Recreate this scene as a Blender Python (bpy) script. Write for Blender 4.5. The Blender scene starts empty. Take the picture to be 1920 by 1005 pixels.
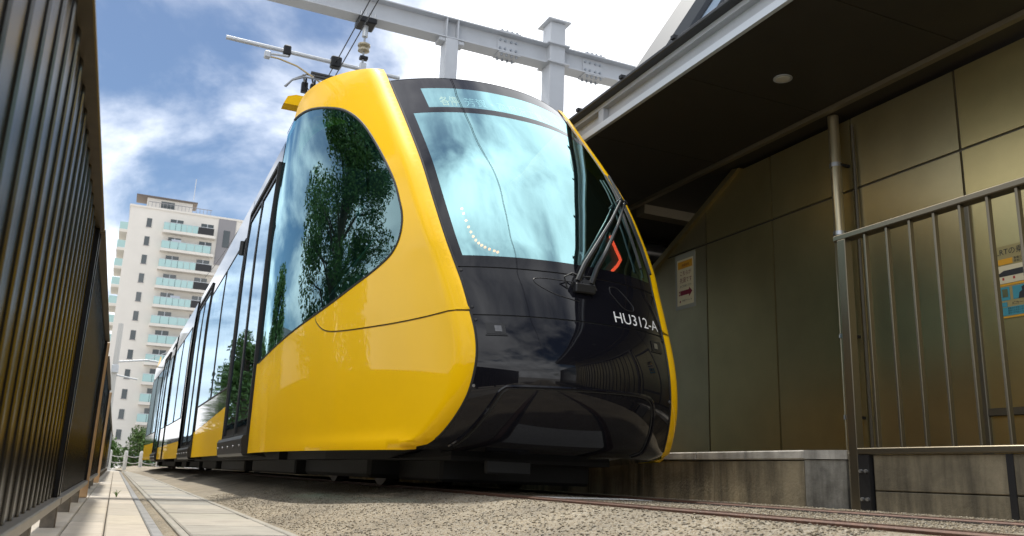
import bpy, bmesh, math, random
import numpy as np
from mathutils import Vector, Matrix
from mathutils.geometry import delaunay_2d_cdt
from math import sqrt, sin, cos, pi, radians

S = bpy.context.scene
COL = S.collection
# ------------------------------------------------------------------ camera
RX = np.array
def camera():
    cx, cy = 960., 502.5
    d = np.array([215 - cx, 868 - cy]); u = np.array([1200 - cx, -5900 - cy])
    f = sqrt(-(d @ u))
    D = np.array([d[0], d[1], f]); D /= np.linalg.norm(D)
    U = np.array([u[0], u[1], f]); U /= np.linalg.norm(U)
    R = np.cross(D, U); R = -R if R[0] < 0 else R
    c = bpy.data.cameras.new('camera'); o = bpy.data.objects.new('camera', c); COL.objects.link(o)
    xa, dn, fw = [Vector((R[i], D[i], U[i])) for i in range(3)]
    M = Matrix((( xa.x, -dn.x, -fw.x, 0), (xa.y, -dn.y, -fw.y, 0), (xa.z, -dn.z, -fw.z, .1), (0, 0, 0, 1)))
    o.matrix_world = M
    c.sensor_width = 36; c.lens = f / 1920 * 36; c.clip_start = .05; c.clip_end = 3000
    c.dof.use_dof = True; c.dof.focus_distance = 6.2; c.dof.aperture_fstop = 5.0
    S.camera = o
camera()
# ------------------------------------------------------------------ sky and sun
SUN = Vector((-.07, .44, .895)).normalized()
def world():
    w = bpy.data.worlds.new('World'); S.world = w; w.use_nodes = True
    nt = w.node_tree; N = nt.nodes; L = nt.links
    for n in list(N): N.remove(n)
    out = N.new('ShaderNodeOutputWorld'); bg = N.new('ShaderNodeBackground'); bg.inputs[1].default_value = .07
    sky = N.new('ShaderNodeTexSky'); sky.sky_type = 'NISHITA'; sky.sun_disc = False
    sky.sun_elevation = math.asin(SUN.z); sky.sun_rotation = math.atan2(SUN.x, SUN.y)
    sky.air_density = 1.0; sky.dust_density = .6; sky.ozone_density = 2.0
    tc = N.new('ShaderNodeTexCoord'); sep = N.new('ShaderNodeSeparateXYZ'); L.new(tc.outputs['Generated'], sep.inputs[0])
    def m(op, a, b=None):
        n = N.new('ShaderNodeMath'); n.operation = op
        for i, v in enumerate((a, b)):
            if v is None: continue
            if isinstance(v, (int, float)): n.inputs[i].default_value = v
            else: L.new(v, n.inputs[i])
        return n.outputs[0]
    zz = m('ADD', m('MAXIMUM', sep.outputs[2], 0.0), .22)
    cb = N.new('ShaderNodeCombineXYZ'); L.new(m('DIVIDE', sep.outputs[0], zz), cb.inputs[0]); L.new(m('DIVIDE', sep.outputs[1], zz), cb.inputs[1])
    mp = N.new('ShaderNodeMapping'); L.new(cb.outputs[0], mp.inputs[0])
    mp.inputs['Location'].default_value = CLOUD_OFF; mp.inputs['Rotation'].default_value = (0, 0, .5); mp.inputs['Scale'].default_value = (1.0, .8, 1)
    def noise(sc, det, rough, dist, off):
        n = N.new('ShaderNodeTexNoise'); n.inputs['Scale'].default_value = sc; n.inputs['Detail'].default_value = det
        n.inputs['Roughness'].default_value = rough; n.inputs['Distortion'].default_value = dist
        v = N.new('ShaderNodeVectorMath'); v.operation = 'ADD'; v.inputs[1].default_value = off
        L.new(mp.outputs[0], v.inputs[0]); L.new(v.outputs[0], n.inputs['Vector']); return n.outputs[0]
    big = noise(.42, 2, .45, .2, (0, 0, 0)); fine = noise(2.6, 7, .55, .3, (7, 3, 0))
    cov = m('ADD', m('MULTIPLY', big, .70), m('MULTIPLY', fine, .40))
    mr = N.new('ShaderNodeMapRange'); mr.interpolation_type = 'SMOOTHSTEP'
    L.new(cov, mr.inputs[0]); mr.inputs[1].default_value = .455; mr.inputs[2].default_value = .605
    br = noise(1.3, 5, .55, .2, (3, 9, 0))
    mr2 = N.new('ShaderNodeMapRange'); L.new(br, mr2.inputs[0]); mr2.inputs[1].default_value = .3; mr2.inputs[2].default_value = .7
    mr2.inputs[3].default_value = 12.0; mr2.inputs[4].default_value = 25.0
    cc = N.new('ShaderNodeCombineColor')
    L.new(m('MULTIPLY', mr2.outputs[0], .97), cc.inputs[0]); L.new(m('MULTIPLY', mr2.outputs[0], .99), cc.inputs[1]); L.new(m('MULTIPLY', mr2.outputs[0], 1.02), cc.inputs[2])
    mx = N.new('ShaderNodeMix'); mx.data_type = 'RGBA'
    hs = N.new('ShaderNodeHueSaturation'); hs.inputs['Saturation'].default_value = 1.1; L.new(sky.outputs[0], hs.inputs['Color'])
    L.new(mr.outputs[0], mx.inputs['Factor']); L.new(hs.outputs[0], mx.inputs['A']); L.new(cc.outputs[0], mx.inputs['B'])
    L.new(mx.outputs['Result'], bg.inputs[0]); L.new(bg.outputs[0], out.inputs[0])
CLOUD_OFF = (-13.2, -12.31, 0.0)
world()
sl = bpy.data.lights.new('sun', 'SUN'); sl.energy = 3.0; sl.angle = radians(3); sl.color = (1, .95, .86)
so = bpy.data.objects.new('sun', sl); COL.objects.link(so); so.rotation_euler = (-SUN).to_track_quat('-Z', 'Y').to_euler()
S.view_settings.view_transform = 'Standard'; S.view_settings.look = 'None'; S.view_settings.gamma = 1; S.view_settings.exposure = 0.52
S.view_settings.use_curve_mapping = False
S.cycles.max_bounces = 10; S.cycles.transparent_max_bounces = 12; S.cycles.glossy_bounces = 5
# ------------------------------------------------------------------ helpers
class MB:
    def __init__(s): s.v = []; s.f = []
    def add(s, v, f):
        o = len(s.v); s.v += [tuple(p) for p in v]; s.f += [tuple(i + o for i in q) for q in f]; return s
    def box(s, a, b, ch=0.0):
        x0, y0, z0 = a; x1, y1, z1 = b
        if ch <= 0:
            return s.add([(x0,y0,z0),(x1,y0,z0),(x1,y1,z0),(x0,y1,z0),(x0,y0,z1),(x1,y0,z1),(x1,y1,z1),(x0,y1,z1)],
                [(0,3,2,1),(4,5,6,7),(0,1,5,4),(1,2,6,5),(2,3,7,6),(3,0,4,7)])
        bm = bmesh.new(); bmesh.ops.create_cube(bm, size=1)
        for v in bm.verts: v.co = Vector(((x0+x1)/2 + v.co.x*(x1-x0), (y0+y1)/2 + v.co.y*(y1-y0), (z0+z1)/2 + v.co.z*(z1-z0)))
        bmesh.ops.bevel(bm, geom=bm.edges[:], offset=ch, segments=1, affect='EDGES')
        return s.frombm(bm)
    def frombm(s, bm):
        bm.verts.index_update(); s.add([v.co[:] for v in bm.verts], [[v.index for v in f.verts] for f in bm.faces]); bm.free(); return s
    def tube(s, pts, r, n=8, cap=True):
        pts = [Vector(p) for p in pts]; rs = r if isinstance(r, (list, tuple)) else [r]*len(pts)
        o = len(s.v); up = None
        for i, p in enumerate(pts):
            t = (pts[min(i+1, len(pts)-1)] - pts[max(i-1, 0)]).normalized()
            if up is None: up = t.orthogonal().normalized()
            up = (up - t*up.dot(t)).normalized(); b = t.cross(up)
            for k in range(n):
                a = 2*pi*k/n; s.v.append(tuple(p + (up*cos(a) + b*sin(a))*rs[i]))
        for i in range(len(pts)-1):
            for k in range(n):
                a = o+i*n+k; b2 = o+i*n+(k+1) % n; s.f.append((a, b2, b2+n, a+n))
        if cap: s.f.append(tuple(o+k for k in range(n))[::-1]); s.f.append(tuple(o+(len(pts)-1)*n+k for k in range(n)))
        return s
    def grid(s, fn, nu, nv, flip=False):
        o = len(s.v)
        for j in range(nv+1):
            for i in range(nu+1): s.v.append(tuple(fn(i/nu, j/nv)))
        for j in range(nv):
            for i in range(nu):
                a = o+j*(nu+1)+i; q = (a, a+1, a+nu+2, a+nu+1); s.f.append(q[::-1] if flip else q)
        return s
    def prism(s, poly, axis, a, b):
        n = len(poly); o = len(s.v)
        for t in (a, b):
            for p in poly:
                s.v.append({'x': (t, p[0], p[1]), 'y': (p[0], t, p[1]), 'z': (p[0], p[1], t)}[axis])
        s.f.append(tuple(o+i for i in range(n))); s.f.append(tuple(o+n+i for i in range(n))[::-1])
        for i in range(n): j = (i+1) % n; s.f.append((o+i, o+n+i, o+n+j, o+j))
        return s
    def mesh(s, name, mat, smooth=False, fix=True):
        me = bpy.data.meshes.new(name); me.from_pydata(s.v, [], s.f)
        if fix:
            bm = bmesh.new(); bm.from_mesh(me); bmesh.ops.recalc_face_normals(bm, faces=bm.faces); bm.to_mesh(me); bm.free()
        me.update()
        if smooth:
            me.shade_smooth()
            if smooth != 'full':
                try: me.set_sharp_from_angle(angle=radians(38))
                except Exception: pass
        if mat is not None: me.materials.append(mat)
        return me
    def build(s, name, mat, parent=None, smooth=False, fix=True):
        return link(name, s.mesh(name, mat, smooth, fix), parent)
def link(name, me, parent=None, loc=(0, 0, 0), rot=None):
    o = bpy.data.objects.new(name, me); COL.objects.link(o)
    o.location = loc
    if rot: o.rotation_euler = rot
    if parent is not None:
        o.parent = parent
        if 'root' in parent.keys(): o.matrix_parent_inverse = Matrix.Translation(-Vector(parent['root']))
    return o
def thing(name, label, cat, loc=(0, 0, 0), group=None):
    o = bpy.data.objects.new(name, None); COL.objects.link(o); o.location = loc; o.empty_display_size = .2
    o['root'] = tuple(float(c) for c in loc); o['label'] = label; o['category'] = cat
    if group: o['group'] = group
    return o
def tag(o, label, cat, group=None):
    o['label'] = label; o['category'] = cat
    if group: o['group'] = group
    return o
def kind(o, k, label=None):
    o['kind'] = k
    if label: o['label'] = label
    return o
# ------------------------------------------------------------------ materials
MATS = {}
def mat(name, col, rough=.5, metal=0.0, var=0.0, vscale=6.0, bump=0.0, bscale=40.0, coat=0.0, ior=1.5, emit=None, es=1.0, streak=0.0, croughn=.03, col2=None, spec=.5):
    if name in MATS: return MATS[name]
    m = bpy.data.materials.new(name); m.use_nodes = True; nt = m.node_tree; N = nt.nodes; L = nt.links
    p = N['Principled BSDF']; p.inputs['Roughness'].default_value = rough; p.inputs['Metallic'].default_value = metal
    p.inputs['Base Color'].default_value = (*col, 1); p.inputs['Coat Weight'].default_value = coat; p.inputs['Coat Roughness'].default_value = croughn
    p.inputs['IOR'].default_value = ior; p.inputs['Specular IOR Level'].default_value = spec
    if emit: p.inputs['Emission Color'].default_value = (*emit, 1); p.inputs['Emission Strength'].default_value = es
    if var or bump or streak or col2:
        g = N.new('ShaderNodeNewGeometry')
        def noise(sc, det=6, rg=.6, vec=None):
            n = N.new('ShaderNodeTexNoise'); n.inputs['Scale'].default_value = sc; n.inputs['Detail'].default_value = det; n.inputs['Roughness'].default_value = rg
            L.new(vec or g.outputs['Position'], n.inputs['Vector']); return n
        last = None
        if var or col2:
            n = noise(vscale); r = N.new('ShaderNodeValToRGB'); e = r.color_ramp.elements
            e[0].position = .3; e[1].position = .72
            c2 = col2 or tuple(min(1, c*(1+var)) for c in col)
            e[0].color = (*[c*(1-var) for c in col], 1); e[1].color = (*c2, 1)
            L.new(n.outputs[0], r.inputs[0]); last = r.outputs[0]
        if streak:
            mp = N.new('ShaderNodeMapping'); mp.inputs['Scale'].default_value = (4.2, 4.2, .55); L.new(g.outputs['Position'], mp.inputs[0])
            n = noise(1.0, 7, .65, mp.outputs[0]); r = N.new('ShaderNodeMapRange'); r.inputs[1].default_value = .41; r.inputs[2].default_value = .66
            r.inputs[3].default_value = 0; r.inputs[4].default_value = streak; L.new(n.outputs[0], r.inputs[0])
            mx = N.new('ShaderNodeMix'); mx.data_type = 'RGBA'; L.new(r.outputs[0], mx.inputs['Factor'])
            if last is not None: L.new(last, mx.inputs['A'])
            else: mx.inputs['A'].default_value = (*col, 1)
            mx.inputs['B'].default_value = (.02, .018, .013, 1); last = mx.outputs['Result']
        if last is not None: L.new(last, p.inputs['Base Color'])
        if bump:
            n = noise(bscale, 5, .6); b = N.new('ShaderNodeBump'); b.inputs['Strength'].default_value = bump; b.inputs['Distance'].default_value = .01
            L.new(n.outputs[0], b.inputs['Height']); L.new(b.outputs[0], p.inputs['Normal'])
    MATS[name] = m; return m
def glassmat(name, tint, refl, rtint=(1, 1, 1), rough=.01, wave=0.0, power=2.2):
    m = bpy.data.materials.new(name); m.use_nodes = True; nt = m.node_tree; N = nt.nodes; L = nt.links
    for n in list(N): N.remove(n)
    out = N.new('ShaderNodeOutputMaterial'); mx = N.new('ShaderNodeMixShader'); tr = N.new('ShaderNodeBsdfTransparent'); gl = N.new('ShaderNodeBsdfGlossy')
    tr.inputs[0].default_value = (*tint, 1); gl.inputs['Color'].default_value = (*rtint, 1); gl.inputs['Roughness'].default_value = rough
    lw = N.new('ShaderNodeLayerWeight'); lw.inputs[0].default_value = .5
    r = N.new('ShaderNodeMapRange'); r.inputs[1].default_value = 0; r.inputs[2].default_value = 1; r.inputs[3].default_value = refl; r.inputs[4].default_value = .97
    pw = N.new('ShaderNodeMath'); pw.operation = 'POWER'; pw.inputs[1].default_value = power; L.new(lw.outputs['Facing'], pw.inputs[0])
    L.new(pw.outputs[0], r.inputs[0]); L.new(r.outputs[0], mx.inputs[0]); L.new(tr.outputs[0], mx.inputs[1]); L.new(gl.outputs[0], mx.inputs[2]); L.new(mx.outputs[0], out.inputs[0])
    if wave:
        g = N.new('ShaderNodeNewGeometry'); n = N.new('ShaderNodeTexNoise'); n.inputs['Scale'].default_value = 1.4; n.inputs['Detail'].default_value = 1
        L.new(g.outputs['Position'], n.inputs['Vector']); b = N.new('ShaderNodeBump'); b.inputs['Strength'].default_value = wave; b.inputs['Distance'].default_value = .01
        L.new(n.outputs[0], b.inputs['Height']); L.new(b.outputs[0], gl.inputs['Normal'])
    return m
YEL = mat('yellow_paint', (.93, .54, .0), .5, coat=.34, croughn=.02, spec=.08, var=.03, vscale=1.2)
BLK = mat('black_gloss', (.007, .007, .010), .03, ior=1.5, spec=.36)
BLK2 = mat('black_body_gloss', (.010, .011, .014), .04, ior=1.5)
RUB = mat('rubber', (.012, .012, .012), .6)
SATIN = mat('black_satin', (.013, .013, .014), .42, spec=.35)
STEEL = mat('steel', (.45, .46, .47), .35, .9)
GALV = mat('galvanised', (.55, .57, .59), .42, .5, var=.08)
GREYP = mat('grey_paint', (.50, .52, .55), .45, var=.05, vscale=3)
GREYD = mat('grey_paint_cool', (.30, .33, .37), .45)
UNDER = mat('underframe', (.006, .006, .006), .7, var=.3, bump=.3)
WS = glassmat('windshield_glass', (.30, .50, .48), .50, (.56, .94, .97))
SG = glassmat('side_glass', (.12, .34, .35), .07, (.60, .90, .96), wave=.06, power=3.2)
BG = glassmat('body_glass', (.04, .09, .10), .08, (.62, .78, .90), wave=.15, power=2.8)
# ================================================================== SETTING
TX = 2.68                      # track centre
def sx(Y): return -.0006*max(0., Y-14)**2
def bedz(x):
    pts = [(.905, -.232), (1.25, -.185), (1.7, -.075), (2.05, -.014), (2.3, -.012), (3.9, -.012), (4.6, -.03)]
    if x <= pts[0][0]: return pts[0][1]
    for (a, za), (b, zb) in zip(pts, pts[1:]):
        if x <= b: t = (x-a)/(b-a); t = t*t*(3-2*t)*.5+t*.5; return za+(zb-za)*t
    return pts[-1][1]
def gravelmat():
    m = bpy.data.materials.new('gravel'); m.use_nodes = True; nt = m.node_tree; N = nt.nodes; L = nt.links; p = N['Principled BSDF']; p.inputs['Roughness'].default_value = .85
    g = N.new('ShaderNodeNewGeometry'); v = N.new('ShaderNodeTexVoronoi'); v.inputs['Scale'].default_value = 120; L.new(g.outputs['Position'], v.inputs['Vector'])
    r = N.new('ShaderNodeValToRGB'); e = r.color_ramp.elements
    e[0].position = 0; e[0].color = (.19, .145, .095, 1); e[1].position = 1; e[1].color = (.52, .47, .38, 1)
    for pos, c in ((.25, (.31, .25, .165)), (.5, (.40, .33, .22)), (.75, (.35, .315, .25))): k = e.new(pos); k.color = (*c, 1)
    sp = N.new('ShaderNodeSeparateColor'); L.new(v.outputs['Color'], sp.inputs[0]); L.new(sp.outputs[0], r.inputs[0])
    n = N.new('ShaderNodeTexNoise'); n.inputs['Scale'].default_value = 2.2; n.inputs['Detail'].default_value = 5; L.new(g.outputs['Position'], n.inputs['Vector'])
    mr = N.new('ShaderNodeMapRange'); mr.inputs[1].default_value = .3; mr.inputs[2].default_value = .75; mr.inputs[3].default_value = .55; mr.inputs[4].default_value = .92; L.new(n.outputs[0], mr.inputs[0])
    mx = N.new('ShaderNodeMix'); mx.data_type = 'RGBA'; mx.blend_type = 'MULTIPLY'; mx.inputs['Factor'].default_value = 1
    L.new(r.outputs[0], mx.inputs['A']); L.new(mr.outputs[0], mx.inputs['B']); L.new(mx.outputs['Result'], p.inputs['Base Color'])
    b = N.new('ShaderNodeBump'); b.inputs['Strength'].default_value = .8; b.inputs['Distance'].default_value = .007; b.invert = True
    L.new(v.outputs['Distance'], b.inputs['Height']); L.new(b.outputs[0], p.inputs['Normal']); return m
GRAV = gravelmat()
ASPH = mat('road_concrete', (.36, .34, .31), .85, var=.15, vscale=1.2, bump=.2)
kind(MB().grid(lambda a, b: (-400+800*a, -60+860*b, -.29), 8, 8).build('ground', ASPH), 'structure', 'pale paved ground reaching to the apartment block')
kind(MB().grid(lambda a, b: (sx(-20+75*b)+.905+(4.3-.905)*a, -20+75*b, bedz(.905+(4.3-.905)*a)), 60, 220).build('gravel_bed', GRAV, smooth='full'), 'structure', 'resin bound gravel bed rising from the trough to the rails')
# pebbles lying on the bed, near the camera
def pebbles():
    rng = np.random.default_rng(4); n = 42000
    Y = 1.9+8.5*rng.random(n)**1.3; X = .93+3.25*rng.random(n)
    ok = (abs(X-2.147) > .06) & (abs(X-3.213) > .06); X = X[ok]; Y = Y[ok]; n = len(X)
    Z = np.array([bedz(x) for x in X]); r = .0025+.0055*rng.random(n)**2.5
    base = np.array([(1,0,0),(0,1,0),(-1,0,0),(0,-1,0),(0,0,1),(0,0,-1)], float)
    a = rng.random(n)*6.28; st = np.stack([r*(.8+.7*rng.random(n)), r*(.7+.5*rng.random(n)), r*(.45+.4*rng.random(n))], 1)
    v = base[None]*st[:, None]; c, s_ = np.cos(a)[:, None], np.sin(a)[:, None]
    v = np.stack([v[..., 0]*c-v[..., 1]*s_, v[..., 0]*s_+v[..., 1]*c, v[..., 2]], -1)+np.stack([X, Y, Z+r*.25], 1)[:, None]
    f = np.array([(0,1,4),(1,2,4),(2,3,4),(3,0,4),(1,0,5),(2,1,5),(3,2,5),(0,3,5)])[None]+6*np.arange(n)[:, None, None]
    me = bpy.data.meshes.new('loose_gravel'); me.vertices.add(6*n); me.vertices.foreach_set('co', v.ravel())
    me.loops.add(24*n); me.loops.foreach_set('vertex_index', f.ravel().astype(np.int32)); me.polygons.add(8*n); me.polygons.foreach_set('loop_start', np.arange(8*n, dtype=np.int32)*3)
    me.update(calc_edges=True); me.validate(); me.shade_smooth(); me.materials.append(GRAV)
    kind(link('loose_gravel', me), 'stuff', 'small loose pebbles on the gravel bed')
pebbles()
# path slabs / kerb / trough lids
random.seed(3)
SLAB = [mat('path_slab_%d' % i, c, .85, var=.10, vscale=9, bump=.25, bscale=120) for i, c in enumerate([(.46, .41, .34), (.50, .45, .38), (.43, .39, .33), (.48, .43, .35)])]
LID = [mat('trough_lid_%d' % i, c, .85, var=.16, vscale=5, bump=.25, bscale=150) for i, c in enumerate([(.36, .34, .29), (.33, .31, .27), (.39, .36, .31), (.30, .29, .26)])]
KERB = mat('kerb_concrete', (.27, .27, .27), .85, var=.2, vscale=8, bump=.3)
DIRT = mat('dirt', (.10, .085, .065), .9, var=.4, vscale=20, bump=.5)
path = MB().grid(lambda a, b: (-.60+.80*a, -12+52*b, -.262), 2, 20).build('path', DIRT); kind(path, 'structure', 'narrow pale slab path along the dark fence')
def slab_mesh(w, l, h, mats):
    return [MB().box((0, 0, -h), (w, l, 0), .006).mesh('slab', m) for m in mats]
sm = slab_mesh(.205, .893, .03, SLAB); sm2 = slab_mesh(.18, .893, .03, SLAB); sm3 = slab_mesh(.38, .893, .03, SLAB)
for i in range(52):
    y = -6.3+.9*i
    link('slab', sm[(i*7+i//3) % 4], path, (0, y, -.230)); link('slab', sm2[(i*5+1) % 4], path, (-.187, y+.2, -.230-.002*random.random()))
    link('slab', sm3[(i*3+2) % 4], path, (-.572, y+.2, -.233))
kerb = MB().grid(lambda a, b: (.205+.2*a, -12+52*b, -.258), 1, 10).build('kerb', DIRT); kind(kerb, 'structure', 'grey kerb stones between the path and the trough')
km = [MB().box((0, 0, -.03), (.055, .595, 0), .006).mesh('kerbstone', KERB)]
em = [MB().box((0, 0, -.03), (.042, .995, 0), .005).mesh('edging', LID[1])]
for i in range(70): link('kerbstone', km[0], kerb, (.209, -6+.6*i, -.231))
gs = MB().grid(lambda a, b: (.264+.072*a, -12+52*b, -.243+.012*sin(a*pi)), 4, 60).build('gravel_strip', GRAV, smooth='full'); kind(gs, 'structure', 'thin gravel strip beside the kerb')
tro = MB().grid(lambda a, b: (.33+.58*a, -12+62*b, -.255), 1, 10).build('cable_trough', DIRT); kind(tro, 'structure', 'concrete cable trough with lids beside the gravel')
for i in range(46):
    link('edging', em[0], tro, (.337, -5+1.0*i, -.228)); link('edging', em[0], tro, (.866, -4.6+1.0*i, -.226))
lm = [MB().box((0, 0, -.03), (.472, .69, 0), .007).mesh('lid', m) for m in LID]
for i in range(64): link('lid', lm[(i*5+i//4) % 4], tro, (.387, -5.2+.7*i, -.231+.004*random.random()))
# weed
wd = MB()
for k in range(14):
    a = random.random()*6.28; b = random.uniform(.02, .05); t = random.uniform(.04, .09)
    wd.tube([(.0, 0, 0), (cos(a)*b*.4, sin(a)*b*.4, t*.7), (cos(a)*b, sin(a)*b, t)], [.003, .0025, .0005], 4)
w_ = wd.build('weed', mat('weed_green', (.10, .20, .03), .6)); w_.location = (.06, 9.6, -.232); tag(w_, 'small green weed tuft growing in a path joint', 'weed')
# track
RUST = mat('rail_rust', (.085, .038, .022), .6, .3, var=.35, vscale=30, bump=.2)
RTOP = mat('rail_top', (.16, .10, .075), .42, .75, var=.3, vscale=20)
track = thing('railway_track', 'pair of rusty rails set in the gravel under the tram', 'track', (TX, 5, 0)); track['kind'] = 'structure'
for s in (-1, 1):
    X0 = TX+s*.533
    def prof(dx, z): return lambda a, b: None
    def sweep(poly, name, m, par):
        b = MB(); n = 120; k = len(poly)
        for j in range(n+1):
            Y = -14+66*j/n
            for dx, z in poly: b.v.append((X0+sx(Y)+dx, Y, z))
        for j in range(n):
            for i in range(k): q = j*k+i; r = j*k+(i+1) % k; b.f.append((q, r, r+k, q+k))
        b.f.append(tuple(range(k))); b.f.append(tuple(n*k+i for i in range(k)))
        return b.build(name, m, par)
    r_ = sweep([(-.035, -.06), (-.035, -.004), (-.028, .002), (.028, .002), (.035, -.004), (.035, -.06)], 'rail', RUST, track)
    sweep([(-.022, 0), (-.022, .0045), (.022, .0045), (.022, 0)], 'rail_head', RTOP, r_)
    sweep([(.036, -.06), (.036, -.007), (.075, -.007), (.075, -.06)] if s < 0 else [(-.075, -.06), (-.075, -.007), (-.036, -.007), (-.036, -.06)], 'flangeway', mat('flangeway', (.03, .026, .022), .8), r_)
kind(MB().grid(lambda a, b: (2.235+(3.15-2.235)*a, 4.62+.40*b+.05*a, -.0075), 12, 2).build('track_stripe', mat('stripe_pale', (.74, .73, .69), .7, var=.12, vscale=25, bump=.2)), 'structure', 'pale stripe across the track before the tram')  # flat pale strip laid over the bed between the rails
# ================================================================== TRAM GEOMETRY
TB = [(.258,5.367,.915),(.288,5.227,.888),(.35,5.118,.842),(.47,4.996,.791),(.592,4.918,.754),(.73,4.884,.731),(.854,4.885,.72),(.986,4.920,.722),(1.133,4.989,.737),(1.334,5.093,.761),(1.467,5.172,.783),(1.68,5.297,.82),(2.017,5.52,.852),(2.401,5.798,.873),(2.802,6.155,.885),(3.251,6.584,.895),(3.71,7.037,.905),(3.9,7.3,.9),(4.1,7.6,.9)]
BU = [(.2,.30),(.26,.30),(.4,.26),(.7,.2),(1.1,.2),(1.5,.22),(2.2,.30),(3.0,.36),(3.7,.40),(4.1,.45)]
def herm(tab, k, z):
    n = len(tab); z = min(max(z, tab[0][0]), tab[-1][0]); i = 0
    while i < n-2 and z > tab[i+1][0]: i += 1
    def m(j):
        a = max(j-1, 0); b = min(j+1, n-1); return (tab[b][k]-tab[a][k])/(tab[b][0]-tab[a][0])
    H = tab[i+1][0]-tab[i][0]; t = (z-tab[i][0])/H
    return (2*t**3-3*t*t+1)*tab[i][k]+(t**3-2*t*t+t)*H*m(i)+(-2*t**3+3*t*t)*tab[i+1][k]+(t**3-t*t)*H*m(i+1)
def Yb(z): return herm(TB, 1, z)
def wb(z): return herm(TB, 2, z)
def face0(u, z): return Vector((TX+u*wb(z), Yb(z)-herm(BU, 1, z)*(1-abs(u)**2.2), z))
def facen(u, z):
    e = 2e-3; z = min(max(z, .27), 4.0)
    n = (face0(min(u+e, 1), z)-face0(max(u-e, -1), z)).cross(face0(u, z+e)-face0(u, z-e)); n.normalize()
    return n if n.y < 0 else -n
def face(u, z, off=0.0):
    p = face0(u, z); return p+facen(u, z)*off if off else p
YE = 9.3
def Wbody(z):
    if z < 2.4: return 1.42
    t = min((z-2.4)/1.6, 1.0); return 1.42-.07*t*t
def flankW(Y, z):
    yb = Yb(z); s = max(Y-yb, 0); w = wb(z); W = Wbody(z); t = min(s/(YE-yb), 1)
    lip = .09*sqrt(max(0, 1-(1-min(s/.10, 1))**2))
    return w+lip*(1-t)+(W-w)*(1-(1-t)**2.1)
def flank(Y, z, side, off=0.0):
    p = Vector((TX+side*flankW(Y, z), Y, z))
    if off:
        e = .004; dY = (flankW(Y+e, z)-flankW(Y-e, z))/(2*e); dz = (flankW(Y, z+e)-flankW(Y, z-e))/(2*e)
        n = Vector((side, -dY, -dz)).normalized(); p = p+n*off
    return p
tram = thing('tram', 'yellow and black low-floor tram with large curved windshield standing at the platform', 'tram', (TX, 8, 0))
def facepatch(name, m, u0, u1, z0, z1, off=0.0, nu=48, nv=24, par=None):
    b = MB(); U = u0 if callable(u0) else (lambda z: u0); V = u1 if callable(u1) else (lambda z: u1)
    def fn(a, c):
        z = z0+(z1-z0)*c; return face(U(z)+(V(z)-U(z))*a, z, off)
    b.grid(fn, nu, nv); return b.build(name, m, par or tram, smooth='full', fix=False)
# dense polygon -> surface through constrained triangulation
def inpoly(p, poly):
    c = False; n = len(poly); j = n-1
    for i in range(n):
        a, b = poly[i], poly[j]
        if (a[1] > p[1]) != (b[1] > p[1]) and p[0] < (b[0]-a[0])*(p[1]-a[1])/(b[1]-a[1])+a[0]: c = not c
        j = i
    return c
def resample(poly, d, closed=True):
    out = []; n = len(poly)
    for i in range(n if closed else n-1):
        a = poly[i]; b = poly[(i+1) % n]; L = math.hypot(b[0]-a[0], b[1]-a[1]); k = max(1, int(L/d))
        for j in range(k): out.append((a[0]+(b[0]-a[0])*j/k, a[1]+(b[1]-a[1])*j/k))
    if not closed: out.append(poly[-1])
    return out
def smoothpoly(pts, n=8):
    out = []
    for i in range(len(pts)-1):
        p0 = pts[max(i-1, 0)]; p1 = pts[i]; p2 = pts[i+1]; p3 = pts[min(i+2, len(pts)-1)]
        for j in range(n):
            t = j/n; out.append(tuple(.5*(2*p1[k]+(p2[k]-p0[k])*t+(2*p0[k]-5*p1[k]+4*p2[k]-p3[k])*t*t+(3*p1[k]-p0[k]-3*p2[k]+p3[k])*t**3) for k in (0, 1)))
    out.append(pts[-1]); return out
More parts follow.
